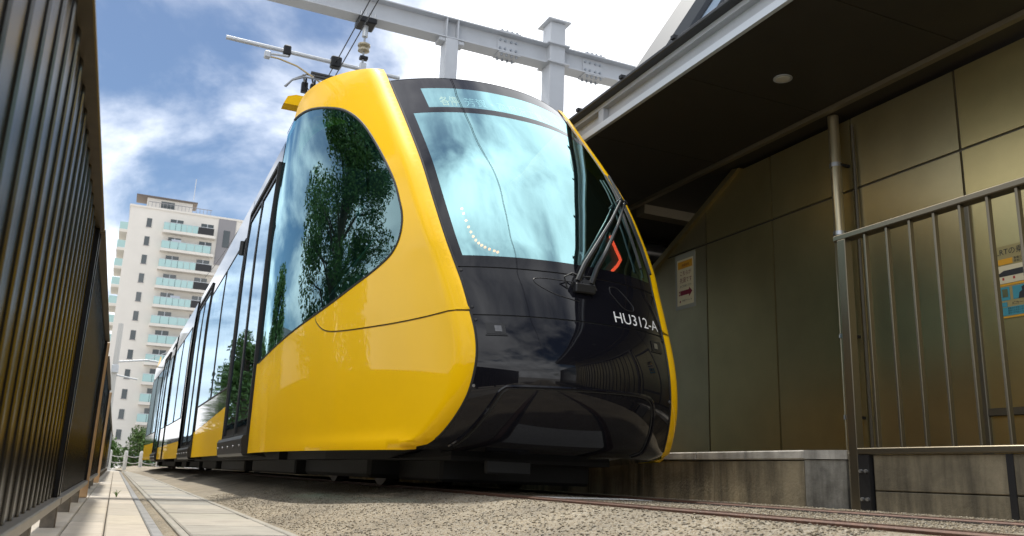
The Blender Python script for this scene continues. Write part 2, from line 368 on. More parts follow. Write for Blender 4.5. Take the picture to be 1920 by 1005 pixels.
def surfpoly(name, m, outer, fn, step=.12, parent=None, normal=None, hole=None, extra=()):
    vs = [Vector(p) for p in outer]; fs = [list(range(len(outer)))]; edges = [(i, (i+1) % len(outer)) for i in range(len(outer))]
    if hole:
        o = len(vs); vs += [Vector(p) for p in hole]; edges += [(o+i, o+(i+1) % len(hole)) for i in range(len(hole))]
    xs = [p[0] for p in outer]; ys = [p[1] for p in outer]
    x = min(xs)
    allp = np.array([p[:] for p in vs])
    ex = [p for p in extra if inpoly(p, outer) and np.min((allp[:, 0]-p[0])**2+(allp[:, 1]-p[1])**2) > .006**2]
    vs += [Vector(p) for p in ex]; allp = np.array([p[:] for p in vs])
    while x < max(xs):
        y = min(ys)
        while y < max(ys):
            if inpoly((x, y), outer) and not (hole and inpoly((x, y), hole)) and np.min((allp[:, 0]-x)**2+(allp[:, 1]-y)**2) > (step*.45)**2: vs.append(Vector((x, y)))
            y += step
        x += step
    V, E, F, _, _, _ = delaunay_2d_cdt(vs, edges, [], 0, 1e-5)
    F = [f for f in F if inpoly(((V[f[0]].x+V[f[1]].x+V[f[2]].x)/3, (V[f[0]].y+V[f[1]].y+V[f[2]].y)/3), outer)
         and not (hole and inpoly(((V[f[0]].x+V[f[1]].x+V[f[2]].x)/3, (V[f[0]].y+V[f[1]].y+V[f[2]].y)/3), hole))]
    b = MB(); b.v = [tuple(fn(p.x, p.y)) for p in V]; b.f = [tuple(f) for f in F]
    me = b.mesh(name, m, 'full', fix=False)
    nor = []
    e = .004
    for p in V:
        n = (fn(p.x+e, p.y)-fn(p.x-e, p.y)).cross(fn(p.x, p.y+e)-fn(p.x, p.y-e)); nor.append(n.normalized())
    # orient faces with the analytic normal
    f0 = me.polygons[0]; flip = sum(1 for pl in me.polygons if pl.normal.dot(nor[pl.vertices[0]]) < 0) > len(me.polygons)/2
    outward = normal
    if outward is not None:
        s = sum(1 if n.dot(outward) > 0 else -1 for n in nor)
        if s < 0: nor = [-n for n in nor]; flip = not flip
    if flip: me.flip_normals()
    me.normals_split_custom_set_from_vertices([n[:] for n in nor])
    return link(name, me, parent or tram)
# ---- front face panels
G = .005
facepatch('lower_nose_panel', BLK, -.995, .995, .258, 1.104-G, nv=40)
facepatch('upper_nose_panel', BLK, -.993, .993, 1.104+G, 1.455-G, nv=16)
facepatch('nose_seam_strip', RUB, -.99, .99, 1.09, 1.12, -.006, nv=2); facepatch('windshield_seal', RUB, -.99, .99, 1.435, 1.475, -.006, nv=2)
# bottom lip closing under the nose
lip = MB(); lip.grid(lambda a, c: (lambda p: Vector((p.x-(p.x-TX)*.06*c, p.y+.9*c, .258-.05*sin(c*pi*.5))))(face0(-1+2*a, .258)), 40, 10); lip.build('nose_lip', BLK, tram, smooth='full')
# windshield: border (frit) and panes
gz0, gz1, dz0, dz1, ztop = 1.545, 2.99, 3.065, 3.345, 3.50
facepatch('windshield_border', BLK, -.993, .993, 1.455+G, gz0, nv=6)
facepatch('windshield_border', BLK, -.993, -.92, gz0, gz1, nu=6, nv=40); facepatch('windshield_border', BLK, .955, .993, gz0, gz1, nu=4, nv=40)
facepatch('windshield_border', BLK, -.993, .993, gz1, dz0, nv=4)
facepatch('windshield_border', BLK, -.993, -.78, dz0, dz1, nu=10, nv=10); facepatch('windshield_border', BLK, .80, .993, dz0, dz1, nu=10, nv=10)
facepatch('windshield_border', BLK, -.993, .993, dz1, ztop-G, nv=8)
facepatch('windshield', WS, -.92, .955, gz0, gz1, nv=60); facepatch('display_window', WS, -.78, .80, dz0, dz1, nv=14)
# roof cap above the windshield rolling back to the roof
def roofcap(a, c):
    u = -1+2*a; p = face0(u*.985, ztop+G); q = face0(u*.985, ztop-.05); t = (p-q).normalized()
    L = 2.2*c; k = 1-math.exp(-L/.22)
    z = p.z+.11*k*(1-.25*u*u)+.03*c; y = p.y+L*(1.0)-.02*k
    return (TX+(p.x-TX)*(1+.42*min(c*1.2, 1)), y, z)
MB().grid(roofcap, 48, 40).build('roof_cap', BLK, tram, smooth='full')
facepatch('roof_seam', RUB, -.985, .985, ztop-.012, ztop+.012, -.006, nv=2)
# tow-hitch cover outline on the lower panel (raised bead)
def bead(name, pts, r, m, off=.0, n=6, par=None):
    b = MB(); b.tube([face(u, z, off) for u, z in smoothpoly(pts, 8)], r, n); return b.build(name, m, par or tram, smooth=True)
hc = [(-.86, .285), (-.83, .42), (-.79, .58), (-.75, .635), (-.66, .648), (-.2, .655), (.3, .66), (.58, .655), (.68, .63), (.72, .57), (.72, .42), (.68, .31), (.6, .275)]
bead('hitch_cover_bead', hc, .011, BLK, .003); bead('hitch_cover_seal', [(u*.965, z-.012 if z > .5 else z) for u, z in hc], .006, RUB, .001)
# marker recess, screws, hatches
for s in (-1, 1):
    mk = facepatch('marker_lamp', SATIN, s*.91, s*.755, .975, 1.05, .004, nu=6, nv=4); facepatch('lens', mat('lens_dark', (.05, .05, .055), .1, coat=1), s*.84, s*.785, .99, 1.03, .008, nu=4, nv=3, par=mk)
    facepatch('lamp_rim', SATIN, s*.92, s*.745, .965, .972, .006, nu=6, nv=1, par=mk)
SCR = mat('screw', (.35, .35, .36), .3, .9)
for u, z in [(-.975, .645), (.975, .645), (-.972, 1.43), (-.972, 1.16), (-.972, 1.07), (.972, 1.43), (.972, 1.16), (.972, 1.07)]:
    n = facen(u, z); p = face(u, z); MB().tube([p, p+n*.006], .010, 10).build('screw', SCR if z < .7 else RUB, tram)
bead('hatch_outline', [(.345, 1.37), (.36, 1.405), (.45, 1.40), (.585, 1.30), (.60, 1.265), (.575, 1.245), (.47, 1.255), (.36, 1.34), (.345, 1.37)], .0035, SATIN, .001)
bead('hatch_outline', [(-.02, 1.25), (-.25, 1.29), (-.4, 1.36), (-.35, 1.40), (0, 1.395)], .003, SATIN, .001)
# wiring shadow line of the roof cable reflected is left out; side beads of windshield
for s in (-1, 1): bead('windshield_trim', [(s*.995, z) for z in (.32, .6, .9, 1.2, 1.6, 2.0, 2.4, 2.8, 3.2, 3.5)], .009, RUB, -.002)
# ---- wipers
def wiper(u0, z0, pts_arm, name):
    w = MB(); arm = [face(u, z, o) for u, z, o in pts_arm]
    w.tube(arm, [.020, .019, .017, .013, .010], 8); o = w.build(name, SATIN, tram, smooth=True)
    return o
w1 = wiper(0, 0, [(-.03, 1.37, .05), (.06, 1.49, .085), (.2, 1.64, .085), (.50, 1.95, .07), (.80, 2.25, .06)], 'wiper')
w2 = wiper(0, 0, [(.10, 1.36, .05), (.17, 1.47, .085), (.32, 1.64, .085), (.58, 1.94, .07), (.86, 2.25, .06)], 'wiper')
for w, uu in ((w1, (.80, 2.25)), (w2, (.86, 2.25))):
    MB().tube([face(uu[0]+d, z, .03) for d, z in ((.02, 2.56), (.02, 2.35), (0, 2.1), (-.01, 1.85), (0, 1.62))] if w is w1 else [face(min(uu[0]+d, .97), z, .035) for d, z in ((.05, 2.6), (.05, 2.35), (.06, 2.1), (.07, 1.85), (.08, 1.6))], .011, 6).build('blade', RUB, w, smooth=True)
    MB().tube([face(uu[0], 2.25, .02), face(uu[0], 2.25, .075)], .022, 10).build('pivot', SATIN, w, smooth=True)
for u in (-.03, .05, .10): MB().tube([face(u, 1.365, -.01), face(u, 1.365, .055)], .030, 12).build('wiper_hub', SATIN, tram, smooth=True)
hose = MB(); hose.tube([face(u, z, o) for u, z, o in ((-.11, 1.34, .0), (-.14, 1.40, .04), (-.06, 1.43, .05), (.02, 1.40, .06), (.12, 1.42, .05), (.17, 1.34, .02))], .006, 6); hose.build('washer_hose', RUB, tram, smooth=True)
hb = MB(); hb.box(tuple(face(-.06, 1.335, 0)+Vector((0, -.05, -.02))), tuple(face(.14, 1.36, 0)+Vector((0, -.01, .02))), .008); hb.build('wiper_linkage', SATIN, tram)
# ---- lettering
def textmesh(body, size, name='lettering'):
    c = bpy.data.curves.new(name, 'FONT'); c.body = body; c.size = size; c.align_x = 'LEFT'; c.resolution_u = 3
    o = bpy.data.objects.new('tmp', c); COL.objects.link(o); dg = bpy.context.evaluated_depsgraph_get(); me = bpy.data.meshes.new_from_object(o.evaluated_get(dg)); bpy.data.objects.remove(o)
    return me
WHITE = mat('white_print', (.82, .82, .80), .5)
def facetext(body, u0, u1, z0, m, off=.003, hscale=None, par=None):
    me = textmesh(body, 1.0); xs = [v.co.x for v in me.vertices]; x0, x1 = min(xs), max(xs)
    w = (u1-u0)*wb(z0); k = w/(x1-x0); hs = hscale or k
    for v in me.vertices:
        u = u0+(v.co.x-x0)/(x1-x0)*(u1-u0); v.co = face(u, z0+v.co.y*hs, off)
    me.materials.clear(); me.materials.append(m); return link('lettering', me, par or tram)
facetext('HU312-A', .325, .925, 1.135, WHITE, hscale=.115)
# ---- cab interior and lights
CAB = mat('cab_lining', (.045, .055, .055), .7); DASH = mat('dashboard', (.02, .022, .024), .6)
def cabshell(a, c):
    z = .5+3.0*c; w = wb(z)*.97; return None
MB().grid(lambda a, c: face((-1+2*a)*.97, 1.47-.0*c, -.04)+Vector((0, c*1.1, .06*c)), 20, 6).build('dashboard', DASH, tram, smooth='full')
MB().box((TX-1.30, 9.30, .3), (TX+1.30, 9.36, 3.55)).build('cab_bulkhead', CAB, tram)
MB().grid(lambda a, c: Vector((TX+(-1+2*a)*(wb(3.38)*.93+.28*c), Yb(3.38)+.05+2.2*c-.30*(1-(2*a-1)**2)*(1-c), 3.42)), 16, 6).build('cab_ceiling', CAB, tram)
MB().prism([(TX-.62, 5.5), (TX+.62, 5.5), (TX+1.1, 7.6), (TX+1.1, 9.3), (TX-1.1, 9.3), (TX-1.1, 7.6)], 'z', .42, .48).build('cab_floor', DASH, tram)
MB().grid(lambda a, c: face((-1+2*a)*.96, .5+.95*c, -.05), 20, 8).build('nose_backing', RUB, tram)
seat = MB().box((TX-.28, 6.75, .95), (TX+.26, 7.25, 1.08), .04).build('driver_seat', SATIN, tram)
MB().box((TX-.26, 7.2, 1.05), (TX+.24, 7.34, 1.85), .05).build('backrest', SATIN, seat); MB().box((TX-.15, 7.22, 1.88), (TX+.13, 7.32, 2.1), .04).build('headrest', SATIN, seat); MB().tube([(TX, 7, .48), (TX, 7, .96)], .06, 10).build('pedestal', SATIN, seat)
MB().box((TX-.55, 5.9, 1.45), (TX+.5, 6.25, 1.62), .03).build('control_desk', DASH, tram)
# curtain wall behind the glass so the cab is a dark room
for s in (-1, 1):
    MB().grid(lambda a, c: flank(5.9+3.3*a, .5+.75*c, s, -.07), 10, 4).build('cab_side_lining', CAB, tram)
ORA = mat('amber_led', (.8, .3, .1), .4, emit=(1.0, .22, .02), es=5); REDL = mat('red_lamp', (.6, .02, .01), .3, emit=(1, .07, .03), es=4); LRIM = mat('lamp_housing', (.10, .16, .16), .5)
def llamp(path_, side):
    pts = [face(u, z, -.030) for u, z in path_]
    h_ = MB(); h_.tube([face(u, z, -.10) for u, z in path_], .055, 6); return h_.build('lamp_housing', LRIM, tram, smooth=True), pts
lp = smoothpoly([(-.81, 1.96), (-.80, 1.80), (-.775, 1.69), (-.72, 1.635), (-.63, 1.60)], 6)
hs_, pts = llamp(lp, -1)
for i in range(0, len(pts), 2): MB().tube([pts[i]+Vector((0, .006, 0)), pts[i]-Vector((0, .006, 0))], .0085, 8).build('led', ORA, hs_)
rp = [(.575, 1.90), (.60, 1.80), (.63, 1.70), (.56, 1.635), (.47, 1.57)]
hs2, pts2 = llamp(rp, 1); MB().tube(pts2, .011, 8).build('lamp', REDL, hs2, smooth=True)
# destination display inside the top window
DSP = mat('display_amber', (.5, .3, .1), .5, emit=(1, .55, .18), es=1.6); DSW = mat('display_white', (.8, .8, .8), .5, emit=(.9, 1, 1), es=.9)
db = facepatch('display_board', mat('display_black', (.01, .01, .01), .6), -.72, .76, 3.07, 3.34, -.035, nv=6)
kyu = facetext('各停', -.66, -.50, 3.145, DSP, -.028, .15, db); facetext('芳賀・高根沢工業団地', -.44, .62, 3.15, DSW, -.028, .13, db)
# ---- yellow flanks and side windows
front = [(Yb(z), z) for z in [.258+.03*i for i in range(4)]+list(np.linspace(.37, 3.71, 50))]
topc = smoothpoly([(Yb(3.71), 3.71), (7.126, 3.735), (7.586, 3.883), (8.183, 4.018), (8.678, 4.059), (8.95, 4.01), (9.03, 3.93)], 6)
win = smoothpoly([(9.36, 1.195), (8.58, 1.237), (7.067, 1.388), (6.269, 1.523), (5.897, 1.615), (5.76, 1.695), (5.715, 1.80), (5.73, 1.92), (5.80, 2.05), (5.977, 2.293), (6.338, 2.649), (6.804, 3.04), (7.249, 3.323), (7.68, 3.511), (8.194, 3.69), (8.62, 3.80), (9.04, 3.885)], 6)
# seam splitting upper and lower yellow panels
seam = smoothpoly([(Yb(1.13)-.0, 1.13), (5.36, 1.117), (5.82, 1.123), (6.485, 1.158), (6.86, 1.205), (7.08, 1.30), (7.13, 1.375)], 6)
iw = min(range(len(win)), key=lambda i: (win[i][0]-seam[-1][0])**2+(win[i][1]-seam[-1][1])**2)
lower = [p for p in front if p[1] < 1.125]+seam+win[:iw][::-1]+[(9.50, 1.19), (9.50, .25)]+[(9.0-.4*i, .25) for i in range(10)]
lower = [p for p in lower if True]
upper = [p for p in front if p[1] > 1.135]+topc[1:]+win[iw:][::-1]+[(p[0]-.004, p[1]+.010) for p in seam[::-1]][1:]
exf = [(Yb(z)+d, z) for z in np.arange(.27, 3.72, .04) for d in (.008, .02, .04, .065, .09, .115, .16, .22)]
wg = win+[(9.50, 3.885), (9.50, 1.195)]
for s in (-1, 1):
    out = Vector((s, -.2, .1))
    fl = surfpoly('lower_flank_panel', YEL, resample(lower, .06), lambda Y, z: flank(Y, z, s), .08, normal=out, extra=exf)
    fu = surfpoly('upper_flank_panel', YEL, resample(upper, .06), lambda Y, z: flank(Y, z, s), .08, normal=out, extra=exf)
    # inner return of the fin above the roof
    MB().grid(lambda a, c: (lambda Y, z: flank(Y, z-c*.55, s)-Vector((s*(.004 if c == 0 else .07+.05*c), 0, 0)))(*topc[int(round(a*(len(topc)-1)))]), len(topc)-1, 5).build('fin_inner', YEL, fu, smooth='full')
    sw = surfpoly('side_window', SG, resample(wg, .10), lambda Y, z: flank(Y, z, s, -.006), .13, normal=out)
    MB().tube([flank(Y, z, s, -.004) for Y, z in win], .013, 6).build('window_seal', RUB, sw, smooth=True)
    # dark frit band along the window edge
    ins = []
    cxw = (7.8, 2.4)
    MB().grid(lambda a, c: (lambda p: flank(p[0]+(cxw[0]-p[0])*.075*c, p[1]+(cxw[1]-p[1])*.075*c, s, -.012))(win[int(round(a*(len(win)-1)))]), len(win)-1, 2).build('window_frit', mat('frit', (.01, .012, .014), .3), sw, smooth='full')
    MB().tube([flank(Y, z, s, -.001) for Y, z in seam], .0035, 5).build('panel_seam', mat('seam_ochre', (.30, .17, .01), .6), fl)
    # mirror / monitor pod and handrail behind the window
    MB().tube([(TX+s*.95, 6.95, 2.25), (TX+s*.98, 7.0, 2.25)], .11, 16).build('round_fan', mat('fan_teal', (.06, .20, .19), .5), tram, smooth=True)
    MB().tube([(TX+s*.95, 6.97, 2.25), (TX+s*.95, 7.4, 3.3)], .012, 6).build('fan_stem', SATIN, tram)
    MB().tube([flank(6.6, 2.0, s, -.25), flank(8.9, 1.35, s, -.25)], .012, 6).build('window_wiper_rail', STEEL, tram)
# ---- body sections
def sidep(Y, z, s, off=0.0): return Vector((TX+sx(Y)+s*(Wbody(z)+off), Y, z))
def sidepatch(name, m, Y0, Y1, z0, z1, s, off=0.0, nY=6, nz=8, par=None):
    A = z0 if callable(z0) else (lambda Y: z0); B = z1 if callable(z1) else (lambda Y: z1)
    def fn(a, c):
        Y = Y0+(Y1-Y0)*a; return sidep(Y, A(Y)+(B(Y)-A(Y))*c, s, off)
    return MB().grid(fn, nY, nz, flip=(s > 0)).build(name, m, par or tram, smooth='full')
def sideframe(name, Y0, Y1, z0, z1, s, off, r, m, par):
    b = MB(); pts = [(Y0, z0), (Y1, z0), (Y1, z1), (Y0, z1), (Y0, z0)]
    for (a, za), (c, zc) in zip(pts, pts[1:]): b.tube([sidep(a+(c-a)*t, za+(zc-za)*t, s, off) for t in (0, .25, .5, .75, 1)], r, 4)
    return b.build(name, m, par)
def door(Y0, Y1, s):
    d = sidepatch('door', SATIN, Y0, Y1, .44, 3.52, s, -.012)
    mid = (Y0+Y1)/2
    for a, b in ((Y0+.05, mid-.03), (mid+.03, Y1-.05)):
        sidepatch('door_glass', BG, a+.03, b-.03, .56, 3.36, s, .004, par=d)
        sideframe('door_leaf_frame', a, b, .47, 3.42, s, .0, .022, SATIN, d)
    sideframe('door_frame', Y0, Y1, .44, 3.54, s, .004, .03, RUB, d)
    st = MB(); st.grid(lambda a, c: sidep(Y0-.05+(Y1-Y0+.1)*a, [.44, .44, .40, .25, .22, .22][int(round(c*5))], s, [-.05, .055, .075, .06, .04, -.2][int(round(c*5))]), 8, 5)
    sl_ = st.build('door_step', SATIN, tram)
    for k in range(5):
        p = sidep(Y0+.1+(Y1-Y0-.2)*k/4, .33, s, .068); MB().tube([p, p+Vector((s*.012, 0, 0))], .014, 6).build('bolt', STEEL, sl_)
    # end caps
    for Y in (Y0-.05, Y1+.05): MB().prism([(TX+sx(Y)+s*(1.42+o), z) for z, o in ((.44, -.05), (.44, .055), (.40, .075), (.25, .06), (.22, -.2))], 'y', Y-.002, Y+.002).build('step_end', SATIN, sl_)
def wave(Y): return .90-.04*(Y-11.9)
def section(Y0, Y1, s, yz, win_):
    sidepatch('lower_body_panel', YEL, Y0, Y1, .25, yz, s, 0, max(4, int((Y1-Y0)*2)), 6)
    sidepatch('upper_body_panel', BLK2, Y0, Y1, (lambda Y: (yz(Y) if callable(yz) else yz)+.004), 3.80, s, 0, max(4, int((Y1-Y0)*2)), 14)
    for a, b in win_:
        w = sidepatch('body_window', BG, a, b, 1.15, 3.25, s, .003, 6, 8); sideframe('window_seal', a, b, 1.15, 3.25, s, .002, .012, RUB, w)
for s in (-1, 1):
    sidepatch('upper_body_panel', BLK2, 8.99, 9.54, 3.89, 3.92, s, -.002, 3, 2)
    door(9.57, 11.87, s)
    sidepatch('door_header', BLK2, 9.5, 11.9, 3.53, 3.80, s, -.002, 4, 3)
    section(11.92, 16.95, s, wave, [(12.1, 14.35), (14.45, 16.75)])
    door(17.0, 19.6, s); sidepatch('door_header', BLK2, 16.95, 19.65, 3.53, 3.80, s, -.002, 4, 3)
    section(19.65, 19.95, s, .70, [])
    section(20.75, 26.0, s, .62, [(21.0, 23.2), (23.4, 25.8)])
    section(26.75, 28.6, s, .6, [(26.9, 28.5)])
    door(28.65, 30.9, s); sidepatch('door_header', BLK2, 28.6, 30.95, 3.53, 3.80, s, -.002, 4, 3)
    section(30.95, 36.6, s, .8, [(31.2, 33.5), (33.7, 36.3)])
    sidepatch('door_panel_below', SATIN, 9.5, 11.9, .3, .46, s, -.03); sidepatch('door_panel_below', SATIN, 16.95, 19.65, .3, .46, s, -.03)
    # yellow fin at the far end
    MB().grid(lambda a, c: sidep(34.2+2.3*a, 3.8+(.32*sin(pi*min(a+.15, 1)))*c, s, .003), 12, 3).build('rear_fin', YEL, tram, smooth='full')
    MB().tube([sidep(12.3, 3.05, s, .02), sidep(12.3, 3.25, s, .02)], .04, 8).build('side_camera', RUB, tram)
# roofs
def roof(Y0, Y1, name):
    prof_ = [(-1.355, 3.795), (-1.33, 3.86), (-1.26, 3.90), (-.9, 3.93), (0, 3.95), (.9, 3.93), (1.26, 3.90), (1.33, 3.86), (1.355, 3.795)]
    b = MB(); b.grid(lambda a, c: (lambda q, Y: Vector((TX+sx(Y)+q[0], Y, q[1])))(prof_[int(round(a*8))], Y0+(Y1-Y0)*c), 8, 10); return b.build(name, BLK, tram, smooth=True)
roof(9.0, 19.95, 'roof'); roof(20.75, 26.0, 'roof'); roof(26.75, 36.6, 'roof')
for Y0, Y1 in ((19.95, 20.75), (26.0, 26.75)):
    b = MB(); nb = 9
    b.grid(lambda a, c: (lambda q, Y, k: Vector((TX+sx(Y)+q[0]*k, Y, .25+(q[1]-.25)*k)))([(-1.3, .25), (-1.38, 1.5), (-1.38, 2.6), (-1.30, 3.7), (0, 3.85), (1.30, 3.7), (1.38, 2.6), (1.38, 1.5), (1.3, .25)][int(round(a*8))], Y0+(Y1-Y0)*c, 1-.05*(int(round(c*16)) % 2)), 8, 16)
    b.build('gangway_bellows', RUB, tram)
MB().prism([(TX-1.38+sx(36.6), .3), (TX+1.38+sx(36.6), .3), (TX+1.3+sx(36.6), 3.8), (TX-1.3+sx(36.6), 3.8)], 'y', 36.55, 36.62).build('rear_bulkhead', BLK, tram)
# interior lining so glass shows a dim saloon
for Y0, Y1 in ((9.4, 19.9), (20.8, 25.9), (26.8, 36.5)):
    MB().box((TX-1.2+sx(Y1), Y0, .42), (TX+1.2+sx(Y0), Y1, .47)).build('saloon_floor', DASH, tram)
    MB().box((TX-1.2+sx(Y1), Y0, 3.55), (TX+1.2+sx(Y0), Y1, 3.6)).build('saloon_ceiling', CAB, tram)
    MB().box((TX-.03, Y0, .5), (TX+.03, Y1, 3.5)).build('saloon_partition', CAB, tram)
# roof marker box and equipment
rb = MB(); rb.prism([(-.16, 0), (-.12, .10), (-.02, .14), (.36, .14), (.36, 0)], 'y', 9.95, 10.15); o = rb.build('roof_marker_box', YEL, tram, smooth=True); o.location = (1.46, 0, 4.46)
MB().tube([(1.78, 10.05, 3.85), (1.78, 10.05, 4.5)], .04, 8).build('marker_box_post', SATIN, tram)
MB().box((TX-.8, 11, 3.93), (TX+.8, 12.2, 4.25), .05).build('roof_equipment', GREYD, tram); MB().box((TX-.8, 14.2, 3.93), (TX+.8, 18.5, 4.25), .05).build('roof_equipment', GREYD, tram)
# pantograph
PM = mat('pantograph_metal', (.30, .31, .32), .4, .7); CARB = mat('carbon_strip', (.05, .05, .05), .6)
pan = MB().tube([(TX, 13.6, 3.95), (TX-.0, 14.3, 5.1)], .04, 8).build('pantograph_arm', PM, tram); MB().tube([(TX, 14.3, 5.1), (TX, 12.95, 6.22)], .03, 8).build('upper_arm', PM, pan)
MB().tube([(TX-.45, 12.95, 6.2), (TX+.45, 12.95, 6.2)], .018, 6).build('head_crossbar', PM, pan)
for k, (Y, dz) in enumerate(((12.8, .06), (13.15, .30))):
    st = MB(); st.tube([(1.66+.06*k, Y, 5.99+.16*k), (1.76+.06*k, Y, 6.12+.18*k), (1.95+.08*k, Y, 6.22+.22*k), (2.3, Y, 6.24+.22*k), (3.1, Y, 6.24+.22*k), (3.4, Y, 6.22+.22*k), (3.6, Y, 6.12+.18*k), (3.7, Y, 5.99+.16*k)], .017, 6); h_ = st.build('collector_strip', PM, pan, smooth=True)
    MB().box((2.1, Y-.03, 6.255+.22*k), (3.25, Y+.03, 6.285+.22*k)).build('carbon', CARB, h_)
for X in (1.98, 2.12, 3.2):
    MB().tube([(X, 12.8, 6.2), (X+.03, 12.95, 6.1), (X, 13.15, 6.42)], .016, 6).build('head_spring', SATIN, pan); MB().box((X-.04, 12.92, 6.03), (X+.06, 13.02, 6.2), .01).build('spring_box', SATIN, pan)
MB().tube([(2.0, 12.85, 6.1), (2.12, 12.9, 5.95), (2.2, 13.0, 6.1), (2.3, 13.0, 6.2)], .008, 5).build('jumper_cable', RUB, pan)
# underframe, bogies and wheels
for Y0, Y1, w in ((5.75, 6.75, .60), (9.3, 12.4, .95), (13.2, 16.2, .95), (17.0, 19.6, .95), (20.9, 21.6, .9), (24.2, 25.8, .9), (27.0, 31.9, .9), (35, 36.2, .9)):
    MB().box((TX-w+sx(Y1), Y0, .055), (TX+w+sx(Y0), Y1, .24), .02).build('underfloor_box', UNDER, tram)
MB().prism([(TX-.62, 5.5), (TX+.62, 5.5), (TX+1.05, 7.4), (TX+1.05, 9.2), (TX-1.05, 9.2), (TX-1.05, 7.4)], 'z', .20, .41).build('underframe', UNDER, tram)
for Y0, Y1 in ((9.3, 19.9), (20.8, 25.9), (26.8, 36.4)): MB().box((TX-1.1+sx(Y1), Y0, .20), (TX+1.1+sx(Y0), Y1, .42)).build('underframe', UNDER, tram)
MB().box((2.20, 5.2, .12), (2.52, 5.26, .21), .01).build('coupler_plate', UNDER, tram)
WHL = mat('wheel_steel', (.06, .05, .045), .55, .6, var=.3)
for yc in (8.0, 22.9, 33.5):
    bg_ = MB().box((TX-.85+sx(yc), yc-1.25, .06), (TX+.85+sx(yc), yc+1.25, .36), .03).build('bogie', UNDER, tram)
    for dy in (-.85, .85):
        for s in (-1, 1):
            xw = TX+sx(yc+dy)+s*.57
            w = MB(); w.tube([(xw-.06, yc+dy, .30), (xw+.06, yc+dy, .30)], .30, 28); wo = w.build('wheel', WHL, tram, smooth=True)
            MB().tube([(xw+s*.06, yc+dy, .30), (xw+s*.10, yc+dy, .30)], .10, 14).build('hub', SATIN, wo, smooth=True)
            MB().box((xw+s*.12-.06, yc+dy-.16, .18), (xw+s*.12+.06, yc+dy+.16, .38), .02).build('axle_box', UNDER, bg_)
# ================================================================== STATION (right)
PANELS = [mat('wall_panel_%d' % i, c, .32, .85, var=.12, vscale=1.3, bump=.03, bscale=300) for i, c in enumerate([(.46, .38, .19), (.42, .355, .20), (.48, .39, .185)])]; PANEL = PANELS[0]
TRIM = mat('wall_joint', (.10, .085, .06), .5, .5)
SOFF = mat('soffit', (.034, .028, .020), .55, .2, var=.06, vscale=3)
FASC = mat('fascia', (.44, .46, .49), .45, .2, var=.05)
bld = thing('station_building', 'bronze panelled station building with wide dark canopy over the platform', 'building', (6.3, 5, .3))
XW = 6.2
joints = [10.5, 9.27, 8.10, 6.93, 5.77, 4.60, 3.43, 2.26, 1.09, -.08, -1.25, -2.42, -3.59, -4.76]
def diag(Y): return 3.70-(Y-7.45)*.487
for y1, y0 in zip(joints, joints[1:]):
    for z0, z1 in ((.36, 2.95), (2.95, 3.70)):
        a, b = y0+.012, y1-.012; zb_, zt_ = z0+(.0 if z0 < 1 else .012), z1-.012
        poly = [(a, zb_), (b, zb_), (b, zt_), (a, zt_)]
        if diag(b) < zt_:   # cut by the sloped end
            out = []
            for i in range(4):
                p, q = poly[i], poly[(i+1) % 4]; fp = p[1] <= diag(p[0]); fq = q[1] <= diag(q[0])
                if fp: out.append(p)
                if fp != fq:
                    dp = p[1]-diag(p[0]); dq = q[1]-diag(q[0]); t = dp/(dp-dq); out.append((p[0]+(q[0]-p[0])*t, p[1]+(q[1]-p[1])*t))
            poly = out
        if len(poly) < 3: continue
        MB().prism(poly, 'x', XW, XW+.05).build('wall_panel', PANELS[int(y1*7) % 3], bld)
MB().prism([(-4.8, .30), (10.5, .30), (10.5, diag(10.5)), (7.45, 3.70), (-4.8, 3.70)], 'x', XW+.02, XW+.2).build('wall_backing', TRIM, bld)
MB().prism([(7.40, 3.70), (7.52, 3.72), (10.6, diag(10.6)+.05), (10.6, diag(10.6)-.03)], 'x', XW-.05, XW+.22).build('sloped_edge_trim', PANEL, bld)
# canopy
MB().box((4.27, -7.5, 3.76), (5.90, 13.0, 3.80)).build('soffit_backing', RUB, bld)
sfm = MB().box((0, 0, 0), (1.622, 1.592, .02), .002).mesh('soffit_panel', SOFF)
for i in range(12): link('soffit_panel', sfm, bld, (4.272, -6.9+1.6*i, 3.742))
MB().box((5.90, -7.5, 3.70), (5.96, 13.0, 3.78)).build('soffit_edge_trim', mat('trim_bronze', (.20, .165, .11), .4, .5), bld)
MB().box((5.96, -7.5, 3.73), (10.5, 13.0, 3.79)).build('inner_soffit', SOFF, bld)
cf = MB(); cf.box((4.22, -7.5, 3.73), (4.26, 13.0, 3.80)).build('fascia_flange', mat('fascia_light', (.58, .61, .64), .4, .3), bld)
MB().box((4.30, -7.5, 3.80), (4.36, 13.0, 4.00)).build('fascia', FASC, bld)
MB().box((4.23, -7.5, 3.965), (4.31, 13.0, 4.015)).build('fascia_top_flange', FASC, bld)
gt = MB().box((4.14, -7.5, 4.015), (4.34, 13.0, 4.06), .01).build('gutter', mat('gutter_dark', (.045, .047, .05), .45, .4), bld)
for i in range(22):
    y = -6.8+.9*i; MB().box((4.12, y, 4.05), (4.2, y+.05, 4.085)).build('gutter_clip', SATIN, bld)
for i in range(6):
    y = -5.3+3.0*i+.55; MB().box((4.235, y, 3.80), (4.30, y+.10, 3.966), .004).build('fascia_bracket', FASC, bld)
MB().prism([(4.3, 4.0), (10.5, 4.9), (10.5, 5.0), (4.3, 4.06)], 'y', -7.5, 13.0).build('canopy_roof', mat('roof_sheet', (.20, .21, .22), .5, .4), bld)
dl = MB().tube([(5.10, 5.49, 3.735), (5.10, 5.49, 3.75)], .085, 24).build('downlight', GALV, bld, smooth=True); MB().tube([(5.10, 5.49, 3.731), (5.10, 5.49, 3.74)], .06, 20).build('lens', mat('lamp_lens', (.55, .52, .45), .4), dl, smooth=True)
